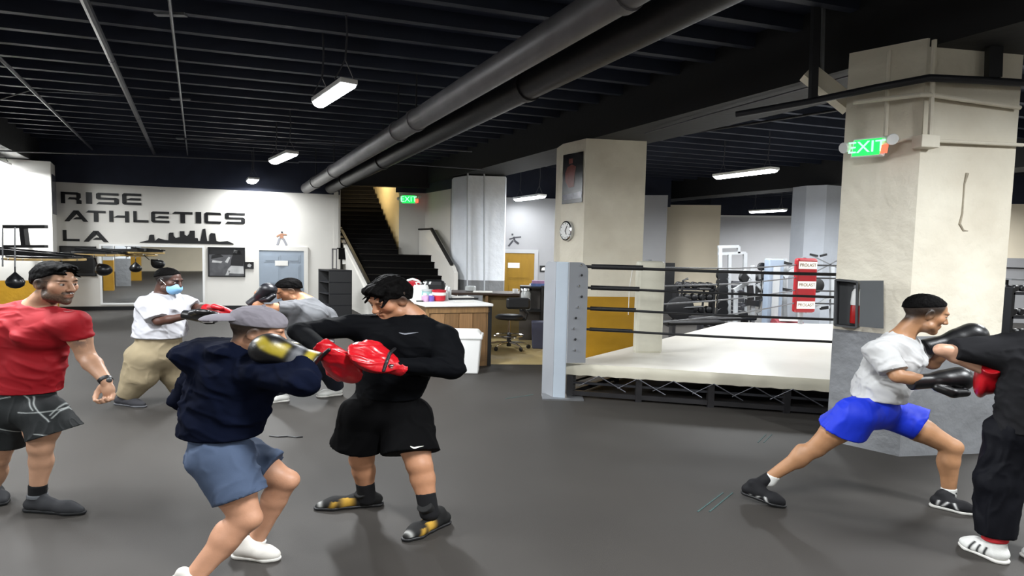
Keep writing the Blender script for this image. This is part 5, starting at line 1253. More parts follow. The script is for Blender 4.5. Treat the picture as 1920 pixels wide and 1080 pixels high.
def patch(s, target, outline, px_map, m, name, off=.003, parent=None):
    """flat print that follows a garment: outline in picture points, dropped on the surface along the sight line"""
    me = target.data; n = len(me.vertices); co = np.empty(n * 3, np.float32); me.vertices.foreach_get('co', co); co = co.reshape(-1, 3) + np.array(s.o)
    tree = BVHTree.FromPolygons([tuple(c) for c in co], [tuple(p.vertices) for p in me.polygons])
    mb = MB()
    for strip in outline:
        prev = None
        for (u, v) in strip:
            hits = []
            for q in (u, v):
                d = ray(*q).normalized(); h = tree.ray_cast(CAMP, d)
                hits.append(h[0] + h[1] * off if h[0] is not None else None)
            if None in hits: prev = None; continue
            if prev: mb.poly([prev[0], hits[0], hits[1], prev[1]])
            prev = hits
    if not mb.v: return None
    o = mb.build(name, m, s.root, fix=False); o.parent = target
    return o
def swoosh(x, y, w, h):
    """curved tick: returns a strip of paired upper and lower points"""
    out = []
    for i in range(15):
        t = i / 14; X = x + w * t
        lo = y + h * (.15 + .85 * math.sin(min(1, t * 2.6) * math.pi / 2) - 1.0 * t ** 1.05 * .98); th = h * .55 * math.sin(math.pi * min(1, t + .02)) ** .7 * (1 - t * .75)
        out.append(((X, lo - th), (X, lo)))
    return [out]
m_skin = mat('skin', (1, 1, 1), 0.48, var=.08, vscale=25, vcol=True, bump=.06, bscale=160, spec=.4)
m_eye = mat('eye', (1, 1, 1), .15, vcol=True)
m_vc = mat('painted_leather', (1, 1, 1), .38, vcol=True, var=.1, vscale=12, bump=.05, bscale=60)
m_vcm = mat('painted_fabric', (1, 1, 1), .75, vcol=True, var=.12, vscale=12, bump=.12, bscale=180, spec=.25)
m_hair = mat('black_hair', '050404', .7, var=.4, vscale=40, stretch=(1, 1, .3), bump=.2, bscale=120, spec=.06)
def cloth(name, c, rough=.8, var=.12, spec=.25, bump=.15): return mat(name, c, rough, var=var, vscale=7, bump=bump * .4, bscale=260, spec=spec)

def garment_top(s, T, sleeves, hem, m, infl=.014, amp=.008, fr=(7, 7, 10), seed=1, diag=.5, name='shirt', extra=None, neck=True, hemn=(0, 0, -1), **kw):
    """shirt over torso T (arguments of torso()); sleeves: (shoulder, elbow, end, r0, r1)"""
    f = Field(.009); torso(f, *T, infl=infl, **kw)
    for q in sleeves:
        S, E, W, r0, r1 = q
        if W is None: f.cone(S, E, r0, r1, .03, None, 1, (0, 1))
        else: f.cone(S, E, r0, (r0 + r1) / 2, .02); f.cone(E, W, (r0 + r1) / 2 * .98, r1, .015, None, 1, (0, 1))
    if extra: extra(f)
    if hem is not None: f.plane(hem, hemn)
    if neck: f.cone(T[1], s.hp(-.02, 0, -.06), .068, .060, .012, op='sub')
    return s.part(name, f, m, disp=folds(amp, fr, seed, diag))
def garment_legs(s, P, HA, HB, legs, waist, fr, m, name='shorts', r=.12, amp=.009, seed=3, wr=.155, col=None, freq=(8, 8, 4), h=.009, wflat=.75):
    """legs: (hip, [points], [radii]); last end is cut flat"""
    f = Field(h); f.cone(HA, HB, r, r, .05).cone(P, A3(P) + np.array((0, 0, .12)), wr, wr - .005, .05, fr, wflat)
    for (H_, pts, rs) in legs:
        pts = [A3(H_)] + [A3(p) for p in pts]
        for i in range(len(pts) - 1): f.cone(pts[i], pts[i + 1], rs[i], rs[i + 1], .03, None, 1, (0, 1 if i == len(pts) - 2 else 0))
    f.plane(waist, (0, 0, 1))
    return s.part(name, f, m, col=col, disp=folds(amp, freq, seed, .25, True))
def sock(s, An, K, frac, m, r=.046):
    f = Field(.007); f.cone(A3(An) + np.array((0, 0, -.03)), A3(An) + (A3(K) - A3(An)) * frac, r, r + .002, .02, None, 1, (0, 1)); return s.part('sock', f, m)
# ================================================================== PEOPLE
m_blk_knit = cloth('black_knit', '121214', .9)
m_wht_knit = cloth('white_knit', 'd8d8d4', .9)
m_sole_w = mat('white_rubber', 'd2d0ca', .5, var=.06); m_sole_k = mat('black_rubber', '141416', .5)
def hand_open(B, W, d, lat, pn, k=1.0):
    """bare hand: palm, four curled fingers of different length, thumb from the side of the palm"""
    W = A3(W); d = nrm(d); lat = nrm(A3(lat) - d * A3(lat).dot(d)); pn = nrm(A3(pn) - d * A3(pn).dot(d) - lat * A3(pn).dot(lat))
    pc = W + d * .055 * k; B.fine.append((pc + d * .04, .085, .0045)); B.ell(pc, np.array((.050, .043, .021)) * k, (d, lat, pn), .02)
    for i, (o, l) in enumerate(((-.031, .9), (-.011, 1.02), (.010, .97), (.030, .8))):
        a = pc + (d * .036 + lat * o) * k; b = a + (d * .88 + pn * .45) * .036 * l * k; c = b + (d * .15 + pn * .98) * .028 * l * k; e = c + (-d * .7 + pn * .5) * .02 * l * k
        B.chain([a, b, c, e], [.0108 * k, .0102 * k, .0096 * k, .0085 * k], .004)
    t0 = pc + (-d * .025 - lat * .034 + pn * .006) * k; t1 = t0 + (-lat * .020 + d * .030 + pn * .012) * k; t2 = t1 + (d * .028 + pn * .018 + lat * .004) * k; t3 = t2 + (d * .020 + pn * .014 + lat * .012) * k
    B.chain([t0, t1, t2, t3], [.016 * k, .0135 * k, .012 * k, .0095 * k], .008)
def fist(B, W, d, k=1.0):
    W = A3(W); d = nrm(d); B.ell(W + d * .05 * k, (.045 * k,) * 3, None, .02)
# ---- man in the red shirt
def man_red():
    Y = 4.12; s = Fig('person', 'man in a red shirt and black patterned shorts watching at the left edge', -3.55, Y); J = s.J
    s.head(J(103, 531, Y), 70, 5, 0, 1.16, skin=hexc('b78d72'), beard=.97, brow=(.010, .008, .007), fade=-.006)
    N = J(68, 577, Y + .06); P = J(50, 755, Y + .02); SA = J(-42, 596, Y + .06); SB = J(138, 606, Y - .06)
    HA = J(18, 775, Y + .04); HB = J(82, 775, Y - .02); fr = np.array((.42, -.9, 0))
    EA = J(-80, 690, Y + .1); WA = J(-70, 760, Y - .05); EB = J(162, 668, Y - .02); WB = J(199, 714, Y - .14)
    KA = J(-5, 860, Y + .12); AA = J(-22, 935, Y + .2); KB = J(76, 838, Y - .03); AB = J(70, 925, Y)
    B = s.body; B.cone(s.hp(-.025, 0, -.06), N, .064, .076, .03); torso(B, P, N, SA, SB, HA, HB, fr, .14, .13, .165, .7)
    limb_arm(B, SA, EA, WA, 1.05); limb_arm(B, SB, EB, WB, 1.10); limb_leg(B, HA, KA, AA, 1.0); limb_leg(B, HB, KB, AB, 1.03)
    hand_open(B, WB, J(206, 745, Y - .16) - WB, (.9, -.45, 0), (-.75, -.5, 0), 1.12)
    fist(B, WA, WA - EA)
    def tat(V, c): return mixc(c, (.09, .07, .07), np.exp(-((np.linalg.norm(V - J(150, 640, Y - .1), axis=1)) / .045) ** 2) * (fbm(V * 45, 2) > -.1) * .75)
    s.finish_body(m_skin, tat); s.eyes(m_eye)
    s.hair(m_hair, .012, .062, .55, front=.068, lumps=[(.045, .0, .100, (.062, .060, .028)), (.080, .01, .092, (.032, .045, .024))], side=.079, amp=.005, locks=[(14, .05, .105, .105, .108, .045), (8, .0, .115, .05, .128, .045)])
    T = (P, N, SA, SB, HA, HB, fr, .145, .145, .178, .72)
    sh = garment_top(s, T, [(SB, SB + (EB - SB) * .45, None, .083, .078), (SA, SA + (EA - SA) * .6, None, .078, .076)], J(60, 736, Y), cloth('red_jersey', '96101c', .68, spec=.25), .015)
    patch(s, sh, swoosh(119, 583, 22, 4), None, mat('pale_red_print', 'b06a6e', .6), 'chest_logo')
    patch(s, sh, [[((124, 709), (124, 714)), ((134, 706), (134, 711))]], None, m_paper, 'hem_tag')
    def crack(V):
        c = np.tile(hexc('1d2021'), (len(V), 1)); q = V.copy(); q[:, 1] = 0
        L = [((0, 745), (40, 738)), ((60, 765), (160, 762)), ((75, 740), (120, 780)), ((130, 745), (118, 770)), ((0, 790), (40, 808)), ((10, 755), (0, 775)), ((85, 735), (100, 730)), ((60, 735), (90, 760)), ((100, 800), (150, 805)), ((15, 790), (5, 815)), ((138, 742), (122, 775))]
        for (p0, p1) in L:
            a = J(*p0, Y); b = J(*p1, Y); a[1] = b[1] = 0
            c = mixc(c, hexc('c4cac8'), 1 / (1 + np.exp((segdist(q, a, b) - .0020) / .0010)) * .8)
        return c
    so = garment_legs(s, P, HA, HB, [(HA, [J(0, 826, Y + .06)], [.12, .145]), (HB, [J(103, 812, Y - .03)], [.12, .148])], J(60, 732, Y), fr, m_vcm, 'shorts', .12, col=crack, seed=4, wr=.146, h=.005)
    patch(s, so, [[((156, 793), (155, 800)), ((165, 791), (166, 799))]], None, m_rpad, 'side_tag')
    f = Field(.004); dW = nrm(WB - EB); f.cone(WB - dW * .022, WB + dW * .006, .038, .036, 0, None, 1, (1, 1)); w = s.part('wrist_watch', f, m_black)
    f = Field(.004); f.ell(WB - dW * .008 + np.array((.030, -.020, .004)), (.016, .016, .018), None, 0); q = s.part('watch_case', f, m_cab); q.parent = w
    mU, mS = cloth('charcoal_mesh', '2c2d30', .7), cloth('charcoal_rubber', '1a1b1d', .6)
    for (Q, K_, hl, to) in ((AB, KB, s.G(44, 957), s.G(158, 964)), (AA, KA, AA * (1, 1, 0) + np.array((-.03, .06, 0)), AA * (1, 1, 0) + np.array((.17, -.13, 0)))):
        sock(s, Q, K_, .2, m_blk_knit); sh_ = make_shoe(s, hl, to, Q, mU, mS, .05, 'shoe', k=1.02, tip=.022)
        f = Field(.006); f.cone(Q + np.array((0, 0, -.03)), Q + np.array((0, 0, .0)), .054, .052, 0, None, 1, (1, 1)); q = s.part('ankle_strap', f, mat('grey_strap', '55585c', .6)); q.parent = sh_
man_red()
# ---- man in black holding the red mitts
def man_black():
    Y = 4.15; s = Fig('person', 'man in a black long sleeved shirt and black shorts holding up red mitts', -.9, Y); J = s.J
    s.head(J(732, 561, Y + .02), -44, 28, 4, 1.16, skin=hexc('a67759'), brow=(.012, .009, .008), fade=-.012, beard=.12)
    N = J(770, 594, Y + .08); P = J(720, 760, Y + .02); SA = J(664, 612, Y + .02); SB = J(826, 634, Y + .02)
    HA = J(686, 775, Y - .02); HB = J(762, 778, Y + .02); fr = np.array((-.45, -.89, 0))
    EA = J(562, 622, Y - .16); WA = J(616, 662, Y - .36); EB = J(846, 692, Y - .10); WB = J(734, 684, Y - .36)
    KA = J(678, 862, Y + .06); AA = J(688, 928, Y + .14); KB = J(786, 872, Y - .14); AB = J(805, 955, Y - .20)
    B = s.body; B.cone(s.hp(-.03, 0, -.05), N, .066, .08, .03); torso(B, P, N, SA, SB, HA, HB, fr, .16, .155, .19, .72)
    limb_arm(B, SA, EA, WA, 1.0); limb_arm(B, SB, EB, WB, 1.05); limb_leg(B, HA, KA, AA, 1.12, (0, .02, 0)); limb_leg(B, HB, KB, AB, 1.15, (0, .02, 0))
    s.finish_body(m_skin); s.eyes(m_eye)
    s.hair(m_hair, .018, .040, .60, lumps=[(.05, .0, .098, (.062, .068, .034)), (.085, .02, .075, (.03, .045, .03)), (.075, -.03, .088, (.035, .04, .03)), (-.03, 0, .115, (.07, .06, .03))], side=.079, amp=.007, freq=48, locks=[(14, .055, .105, .104, .088, .055), (10, .0, .125, .03, .135, .05), (8, -.06, .11, -.085, .115, .05)])
    T = (P, N, SA, SB, HA, HB, fr, .175, .18, .205, .76)
    mK = cloth('black_jersey', '040508', .8, spec=.08)
    sh = garment_top(s, T, [(SA, EA, WA, .082, .044), (SB, EB, WB, .098, .045)], J(720, 745, Y), mK, .014, .007, extra=lambda f: f.cone(SB, SB + (EB - SB) * .5, .10, .092, .03))
    patch(s, sh, swoosh(748, 623, 38, 7), None, mat('grey_print', '6d7078', .6), 'chest_logo')
    mS_ = cloth('black_mesh', '040405', .85, spec=.08)
    so = garment_legs(s, P, HA, HB, [(HA, [J(668, 836, Y + .03)], [.13, .152]), (HB, [J(770, 850, Y - .10)], [.135, .158])], J(720, 730, Y), fr, mS_, 'shorts', .14, seed=9, wr=.175)
    patch(s, so, swoosh(769, 836, 26, 8), None, m_paper, 'shorts_logo')
    def uc(P_):
        def fn(V):
            c = np.tile(hexc('171717'), (len(V), 1)); t = (V - P_(0, 0)) @ nrm(P_(1, 0) - P_(0, 0)) / np.linalg.norm(P_(1, 0) - P_(0, 0))
            w = np.exp(-((t - .55) / .10) ** 2) * (V[:, 2] < .085) + np.exp(-((t - .80 + V[:, 2]) / .05) ** 2) * .8 * (V[:, 2] < .07)
            c = mixc(c, hexc('b08a34'), np.clip(w * 1.3 - .2, 0, 1)); return mixc(c, hexc('c8c8c4'), np.exp(-(((t - .93) / .03) ** 2)) * .5 * (V[:, 2] > .03))  # gold bands, then a pale glint painted on the toe
        return fn
    for (Q, K_, hl, to, hi) in ((AA, KA, s.G(722, 946), s.G(590, 956), .06), (AB, KB, s.G(842, 978), s.G(758, 1016), .06)):
        sock(s, Q, K_, .38, m_blk_knit, .052); make_shoe(s, hl, to, Q, m_vcm, m_sole_k, hi, 'boxing_shoe', ucol=uc, k=1.03, tip=.022)
    mR = mat('red_leather', 'b3121d', .32, var=.15, vscale=10, bump=.12, bscale=25, spec=.5)
    f, q = mitt_field(WB, J(640, 656, Y - .48) - WB, (-.25, -.55, .6), 1.04); mo = s.part('focus_mitt', f, mR, disp=folds(.004, (20, 20, 20), 2, .2))
    f2 = Field(.005); f2.chain([q(.02, .055, .085), q(.05, .068, .03), q(.06, .062, -.04), q(.055, .03, -.09)], [.010] * 4, 0); o2 = s.part('wrist_strap', f2, m_black); o2.parent = mo
    f2 = Field(.004); f2.ell(q(.03, .052, -.05), (.016, .016, .010), None, 0); o2 = s.part('snap', f2, m_chrome); o2.parent = mo
    f, q = mitt_field(WA, J(684, 716, Y - .40) - WA, (-.30, -.7, -.3), 1.0); mo = s.part('focus_mitt', f, mR, disp=folds(.004, (20, 20, 20), 5, .2))
    f2 = Field(.005); f2.chain([q(.0, .04, .07), q(.0, .06, 0), q(.0, .04, -.07)], [.011] * 3, 0); o2 = s.part('wrist_strap', f2, m_black); o2.parent = mo
man_black()
# ---- man in the navy hoodie
def man_hoodie():
    Y = 3.45; s = Fig('person', 'man in a navy hoodie, slate shorts and backwards grey cap guarding with gold gloves', -1.65, Y); J = s.J
    s.head(J(484, 622, Y + .0), 100, 14, 0, 1.12, skin=hexc('b5866a'), fade=-.01)
    N = J(452, 668, Y + .05); P = J(408, 830, Y); SR = J(492, 698, Y - .14); SL = J(392, 678, Y + .20)
    HR = J(412, 862, Y - .10); HL = J(448, 858, Y + .13); fr = np.array((.86, .5, 0))
    ER = J(568, 718, Y - .30); WR = J(562, 676, Y - .16); EL = J(346, 752, Y + .26); WL = J(420, 762, Y + .48)
    KR = J(462, 972, Y - .16); AR = J(347, 1102, Y - .28); KL = J(536, 900, Y + .12); AL = J(478, 1018, Y + .14)
    B = s.body; B.cone(s.hp(-.03, 0, -.05), N, .064, .08, .03); torso(B, P, N, SR, SL, HR, HL, fr, .15, .145, .18, .76)
    limb_arm(B, SR, ER, WR, 1.0); limb_arm(B, SL, EL, WL, .95); limb_leg(B, HR, KR, AR, 1.12, (-.02, .01, 0)); limb_leg(B, HL, KL, AL, 1.02, (-.02, .01, 0))
    fist(B, WR, (-1, 0, .3)); fist(B, WL, WL - EL)
    s.finish_body(m_skin); s.eyes(m_eye)
    # cap worn backwards
    mC = cloth('grey_twill', '77737a', .85); ax = (s.hf, s.hs, s.hu); f = Field(.005)
    f.ell(s.hp(-.012, 0, .052), np.array((.116, .088, .088)) * s.hk, ax, 0).plane(s.hp(0, 0, .035), -s.hu + s.hf * .12, .006); cp_ = s.part('cap', f, mC, disp=folds(.003, (20, 20, 20), 3))
    f = Field(.005); f.ell(s.hp(-.145, 0, .030), np.array((.095, .084, .034)) * s.hk, (nrm(s.hf * .95 + s.hu * .28), s.hs, nrm(s.hu * .95 - s.hf * .28)), 0); c2 = Field(.005)
    f.ell(s.hp(-.140, 0, .008), np.array((.11, .10, .038)) * s.hk, (nrm(s.hf * .95 + s.hu * .28), s.hs, nrm(s.hu * .95 - s.hf * .28)), .004, 'sub'); b_ = s.part('brim', f, mC); b_.parent = cp_
    f = Field(.004); f.ball(s.hp(-.012, 0, .141), .010, 0); b_ = s.part('cap_button', f, mC); b_.parent = cp_
    T = (P, N, SR, SL, HR, HL, fr, .175, .185, .205, .86)
    mN = cloth('navy_fleece', '0a0f1f', .95, .2, spec=.05)
    def hood(f):
        f.ell(J(382, 668, Y + .06), (.125, .15, .10), (np.array((.9, 0, .42)), np.array((0, 1, 0)), np.array((-.42, 0, .9))), .06); f.ell(J(345, 664, Y + .04), (.05, .12, .05), None, .03); f.ell(J(430, 655, Y - .02), (.08, .13, .05), None, .06)
        f.cone(P + np.array((.0, 0, .05)), P + np.array((0, 0, -.02)), .205, .195, .04, fr, .86)
    sh = garment_top(s, T, [(SR, ER, WR, .088, .062), (SL, EL, WL, .08, .05)], J(412, 812, Y), mN, .016, .012, (6, 6, 9), 5, .6, 'hoodie', hood)
    f = Field(.008); hz = J(412, 808, Y)[2]; f.cone(P * (1, 1, 0) + np.array((0, 0, hz + .045)), P * (1, 1, 0) + np.array((0, 0, hz - .012)), .190, .184, 0, fr, .87, (1, 1)); b_ = s.part('waistband', f, mN); b_.parent = sh
    mB = cloth('slate_cotton', '46536a', .85, .15)
    garment_legs(s, P, HR, HL, [(HR, [J(452, 932, Y - .14)], [.13, .128]), (HL, [J(508, 880, Y + .12)], [.125, .118])], J(412, 800, Y), fr, mB, 'shorts', .13, .010, 12, .165)
    make_shoe(s, s.G(440, 1044), s.G(520, 1050), AL, cloth('white_canvas', 'cfcbc4', .8), m_sole_w, .01, 'sneaker', k=1.0, tip=.022)
    sock(s, AR, KR, .12, m_wht_knit, .045); sock(s, AL, KL, .06, m_wht_knit, .045)
    hl = AR * (1, 1, 0) + np.array((-.07, .02, 0)); make_shoe(s, hl, hl + np.array((.26, -.07, 0)), AR, cloth('white_canvas', 'cfcbc4', .8), m_sole_w, .01, 'sneaker', k=1.0, tip=.022)
    def gold(Pq):
        def fn(V):
            c = np.tile(hexc('0e0e11'), (len(V), 1)); d_ = Pq(1, 0, 0) - Pq(0, 0, 0); k_ = np.linalg.norm(d_); d_ = d_ / k_; R_ = V - Pq(0, 0, 0); t = R_ @ d_ / k_; h = (R_ - (R_ @ d_)[:, None] * d_)[:, 2] / k_ + .012 * fbm(V * 12, 2)
            sm = lambda x, e=.003: 1 / (1 + np.exp(-x / e))
            c = mixc(c, hexc('8f7f22'), sm(t - .055) * sm(.175 - t) * sm(h - .005 - .10 * (t - .05)) * sm(.052 - h)); c = mixc(c, hexc('8f7f22'), sm(t + .045) * sm(-.012 - t) * sm(h - .02))
            return mixc(c, hexc('55565a'), sm(t - .005) * sm(.035 - t) * .9)
        return fn
    f, q = glove_field(WR + np.array((.0, 0, .0)), np.array((-.86, -.05, .40)), (.3, -.55, .75), 1, 1.15, cuff=.06, cr=.072); s.part('boxing_glove', f, m_vc, col=gold(q))
    f, q = glove_field(WL, np.array((.75, .1, .65)), (-.3, .2, .9), 1, 1.1); s.part('boxing_glove', f, m_vc, col=gold(q))
man_hoodie()
# ---- man in blue shorts
def man_blue():
    Y = 4.5; s = Fig('person', 'man in a white shirt and bright blue shorts punching with black gloves', 2.9, Y); J = s.J
    s.head(J(1735, 588, Y), 84, 18, 0, 1.18, skin=hexc('a67a58'), brow=(.010, .008, .007), fade=-.016, beard=.22)
    N = J(1686, 636, Y + .02); P = J(1640, 765, Y + .02); SA = J(1650, 660, Y - .19); SB = J(1708, 652, Y + .20)
    HA = J(1608, 775, Y - .08); HB = J(1668, 775, Y + .14); fr = np.array((.92, -.30, -.25))
    EA = J(1684, 706, Y - .30); WA = J(1750, 714, Y - .28); EB = J(1748, 682, Y + .22); WB = J(1778, 640, Y + .10)
    KA = J(1528, 842, Y + .02); AA = J(1442, 896, Y + .08); KB = J(1784, 838, Y + .02); AB = J(1779, 922, Y + .03)
    B = s.body; B.cone(s.hp(-.03, 0, -.06), N, .060, .07, .03); torso(B, P, N, SA, SB, HA, HB, fr, .14, .13, .16, .74)
    limb_arm(B, SA, EA, WA, 1.0); limb_arm(B, SB, EB, WB, 1.0); limb_leg(B, HA, KA, AA, 1.0, (0, .0, .02)); limb_leg(B, HB, KB, AB, 1.05, (-.025, .0, 0))
    fist(B, WA, (1, 0, 0)); fist(B, WB, (1, 0, .5))
    s.finish_body(m_skin); s.eyes(m_eye)
    s.hair(m_hair, .005, .078, .42, front=.064, side=.0762, amp=.0022, freq=140)
    T = (P, N, SA, SB, HA, HB, fr, .170, .160, .18, .82)
    mW = cloth('white_cotton', 'b6b6b6', .85, .05)
    garment_top(s, T, [(SA, SA + (EA - SA) * .80, None, .088, .084), (SB, SB + (EB - SB) * .55, None, .08, .08)], J(1640, 748, Y), mW, .014, .010, (7, 7, 10), 7, .7, hemn=(-.12, 0, -1))
    mBl = cloth('royal_blue_mesh', '1230c4', .6, .15, .35)
    garment_legs(s, P, HA, HB, [(HA, [J(1578, 806, Y - .02)], [.125, .150]), (HB, [J(1728, 796, Y + .06)], [.125, .135])], J(1640, 741, Y), fr, mBl, 'shorts', .125, .007, 14, .150, wflat=.80)
    def uc(P_):
        def fn(V):
            c = np.tile(hexc('17171a'), (len(V), 1)); t = (V - P_(0, 0)) @ nrm(P_(1, 0) - P_(0, 0)) / np.linalg.norm(P_(1, 0) - P_(0, 0)); h = V[:, 2]
            w = np.exp(-((t - .35 - h * 3.2 + .16) / .035) ** 2) + np.exp(-((t - .62 + h * 2.2 - .1) / .03) ** 2) + np.exp(-((t - .14 - h) / .03) ** 2); return mixc(c, hexc('c4c4c2'), np.clip(w, 0, 1) * (h < .075) * (h > .03))
        return fn
    for (Q, K_, hl, to, lf) in ((AA, KA, s.G(1412, 940), s.G(1470, 952), .05), (AB, KB, s.G(1746, 948), s.G(1828, 966), 0)):
        sock(s, Q, K_, .10, m_wht_knit if lf == 0 else m_wht_knit, .043)
        if lf: hl = to - nrm(to - hl) * .25
        make_shoe(s, hl, to, Q, m_vcm, m_sole_w if lf == 0 else m_sole_k, .02, 'trainer', ucol=uc, k=1.02, lift=lf, tip=.024)
    bk_ = lambda Pq: (lambda V: mixc(np.tile(hexc('121214'), (len(V), 1)), hexc('8d8f4a'), np.exp(-((np.linalg.norm(V - Pq(.0, -.04, .03), axis=1)) / .022) ** 2)))
    f, q = glove_field(WA, (1, .02, .10), (0, -.35, 1), 1, 1.1); s.part('boxing_glove', f, m_vc, col=bk_(q))
    f, q = glove_field(WB, (.90, -.05, .36), (-.3, -.5, .8), 1, 1.18); s.part('boxing_glove', f, m_vc, col=bk_(q))
man_blue()
# ---- man in dark grey at the right edge
def man_dark():
    Y = 3.75; s = Fig('person', 'man in a charcoal shirt, black trousers and white striped shoes at the right edge', 3.45, Y); J = s.J
    s.head(J(1985, 575, Y), 205, 25, 0, 1.10, skin=hexc('c79a80'), fade=.03)
    N = J(1968, 628, Y); P = J(1938, 795, Y + .02); SA = J(1876, 660, Y + .06); SB = J(2056, 668, Y - .04)
    HA = J(1898, 815, Y + .04); HB = J(1975, 815, Y - .02); fr = np.array((-.45, .85, -.2))
    EA = J(1766, 656, Y + .06); WA = J(1852, 700, Y + .10); EB = J(2090, 740, Y + .05); WB = J(2020, 760, Y + .3)
    KA = J(1880, 905, Y + .02); AA = J(1866, 1005, Y - .02); KB = J(1990, 905, Y - .02); AB = J(2010, 1010, Y - .10)
    B = s.body; B.cone(s.hp(-.03, 0, -.06), N, .062, .072, .03); torso(B, P, N, SA, SB, HA, HB, fr, .15, .145, .18, .74)
    limb_arm(B, SA, EA, WA, .84); limb_arm(B, SB, EB, WB, 1.0); limb_leg(B, HA, KA, AA, 1.0); limb_leg(B, HB, KB, AB, 1.0)
    fist(B, WA, WA - EA); fist(B, WB, WB - EB)
    s.finish_body(m_skin); s.eyes(m_eye); s.hair(m_hair, .01, .05)
    T = (P, N, SA, SB, HA, HB, fr, .18, .18, .195, .80)
    garment_top(s, T, [(SA, SA + (EA - SA) * .80, None, .110, .064), (SB, SB + (EB - SB) * .7, None, .085, .08)], J(1900, 808, Y), cloth('charcoal_cotton', '222224', .95, .12, spec=.05), .016, .011, (6, 6, 8), 17, .5)
    mT = cloth('black_nylon', '080910', .7, .2, .15)
    garment_legs(s, P, HA, HB, [(HA, [J(1874, 905, Y + .02), J(1868, 1004, Y - .01)], [.125, .105, .09]), (HB, [J(1985, 905, Y), J(2005, 1010, Y - .1)], [.125, .105, .09])], J(1900, 780, Y), fr, mT, 'trousers', .13, .010, 19, .175)
    f = Field(.008); f.cone(AA + np.array((0, 0, -.03)), AA + np.array((0, 0, .05)), .060, .062, 0, None, 1, (1, 1)); s.part('red_cuff', f, cloth('red_lining', 'b02a30', .8))
    def uc(P_):
        def fn(V):
            c = np.tile(hexc('d6d6d2'), (len(V), 1)); t = (V - P_(0, 0)) @ nrm(P_(1, 0) - P_(0, 0)) / np.linalg.norm(P_(1, 0) - P_(0, 0)); h = V[:, 2]
            for q in (.30, .46, .62): c = mixc(c, hexc('131316'), 1 / (1 + np.exp((np.abs(t - q - (h - .05) * -1.2) - .030) / .006)) * (h < .085) * (h > .025))
            return c
        return fn
    make_shoe(s, s.G(1884, 1058), s.G(1806, 1022), AA, m_vcm, m_sole_w, .03, 'striped_shoe', ucol=uc, k=1.12, tip=.026)
    hl = AB * (1, 1, 0) + np.array((.06, -.05, 0)); make_shoe(s, hl, hl + np.array((-.2, .18, 0)), AB, m_vcm, m_sole_w, .03, 'striped_shoe', ucol=uc, k=1.1)
    mR = MATS['red_leather']
    f, q = mitt_field(WA, J(1838, 752, Y + .36) - WA, (-.9, .3, .1), 1.0); s.part('focus_mitt', f, mR)
    f, q = mitt_field(WB, J(1960, 740, Y + .5) - WB, (-.9, .3, .1), 1.0); s.part('focus_mitt', f, mR)
man_dark()
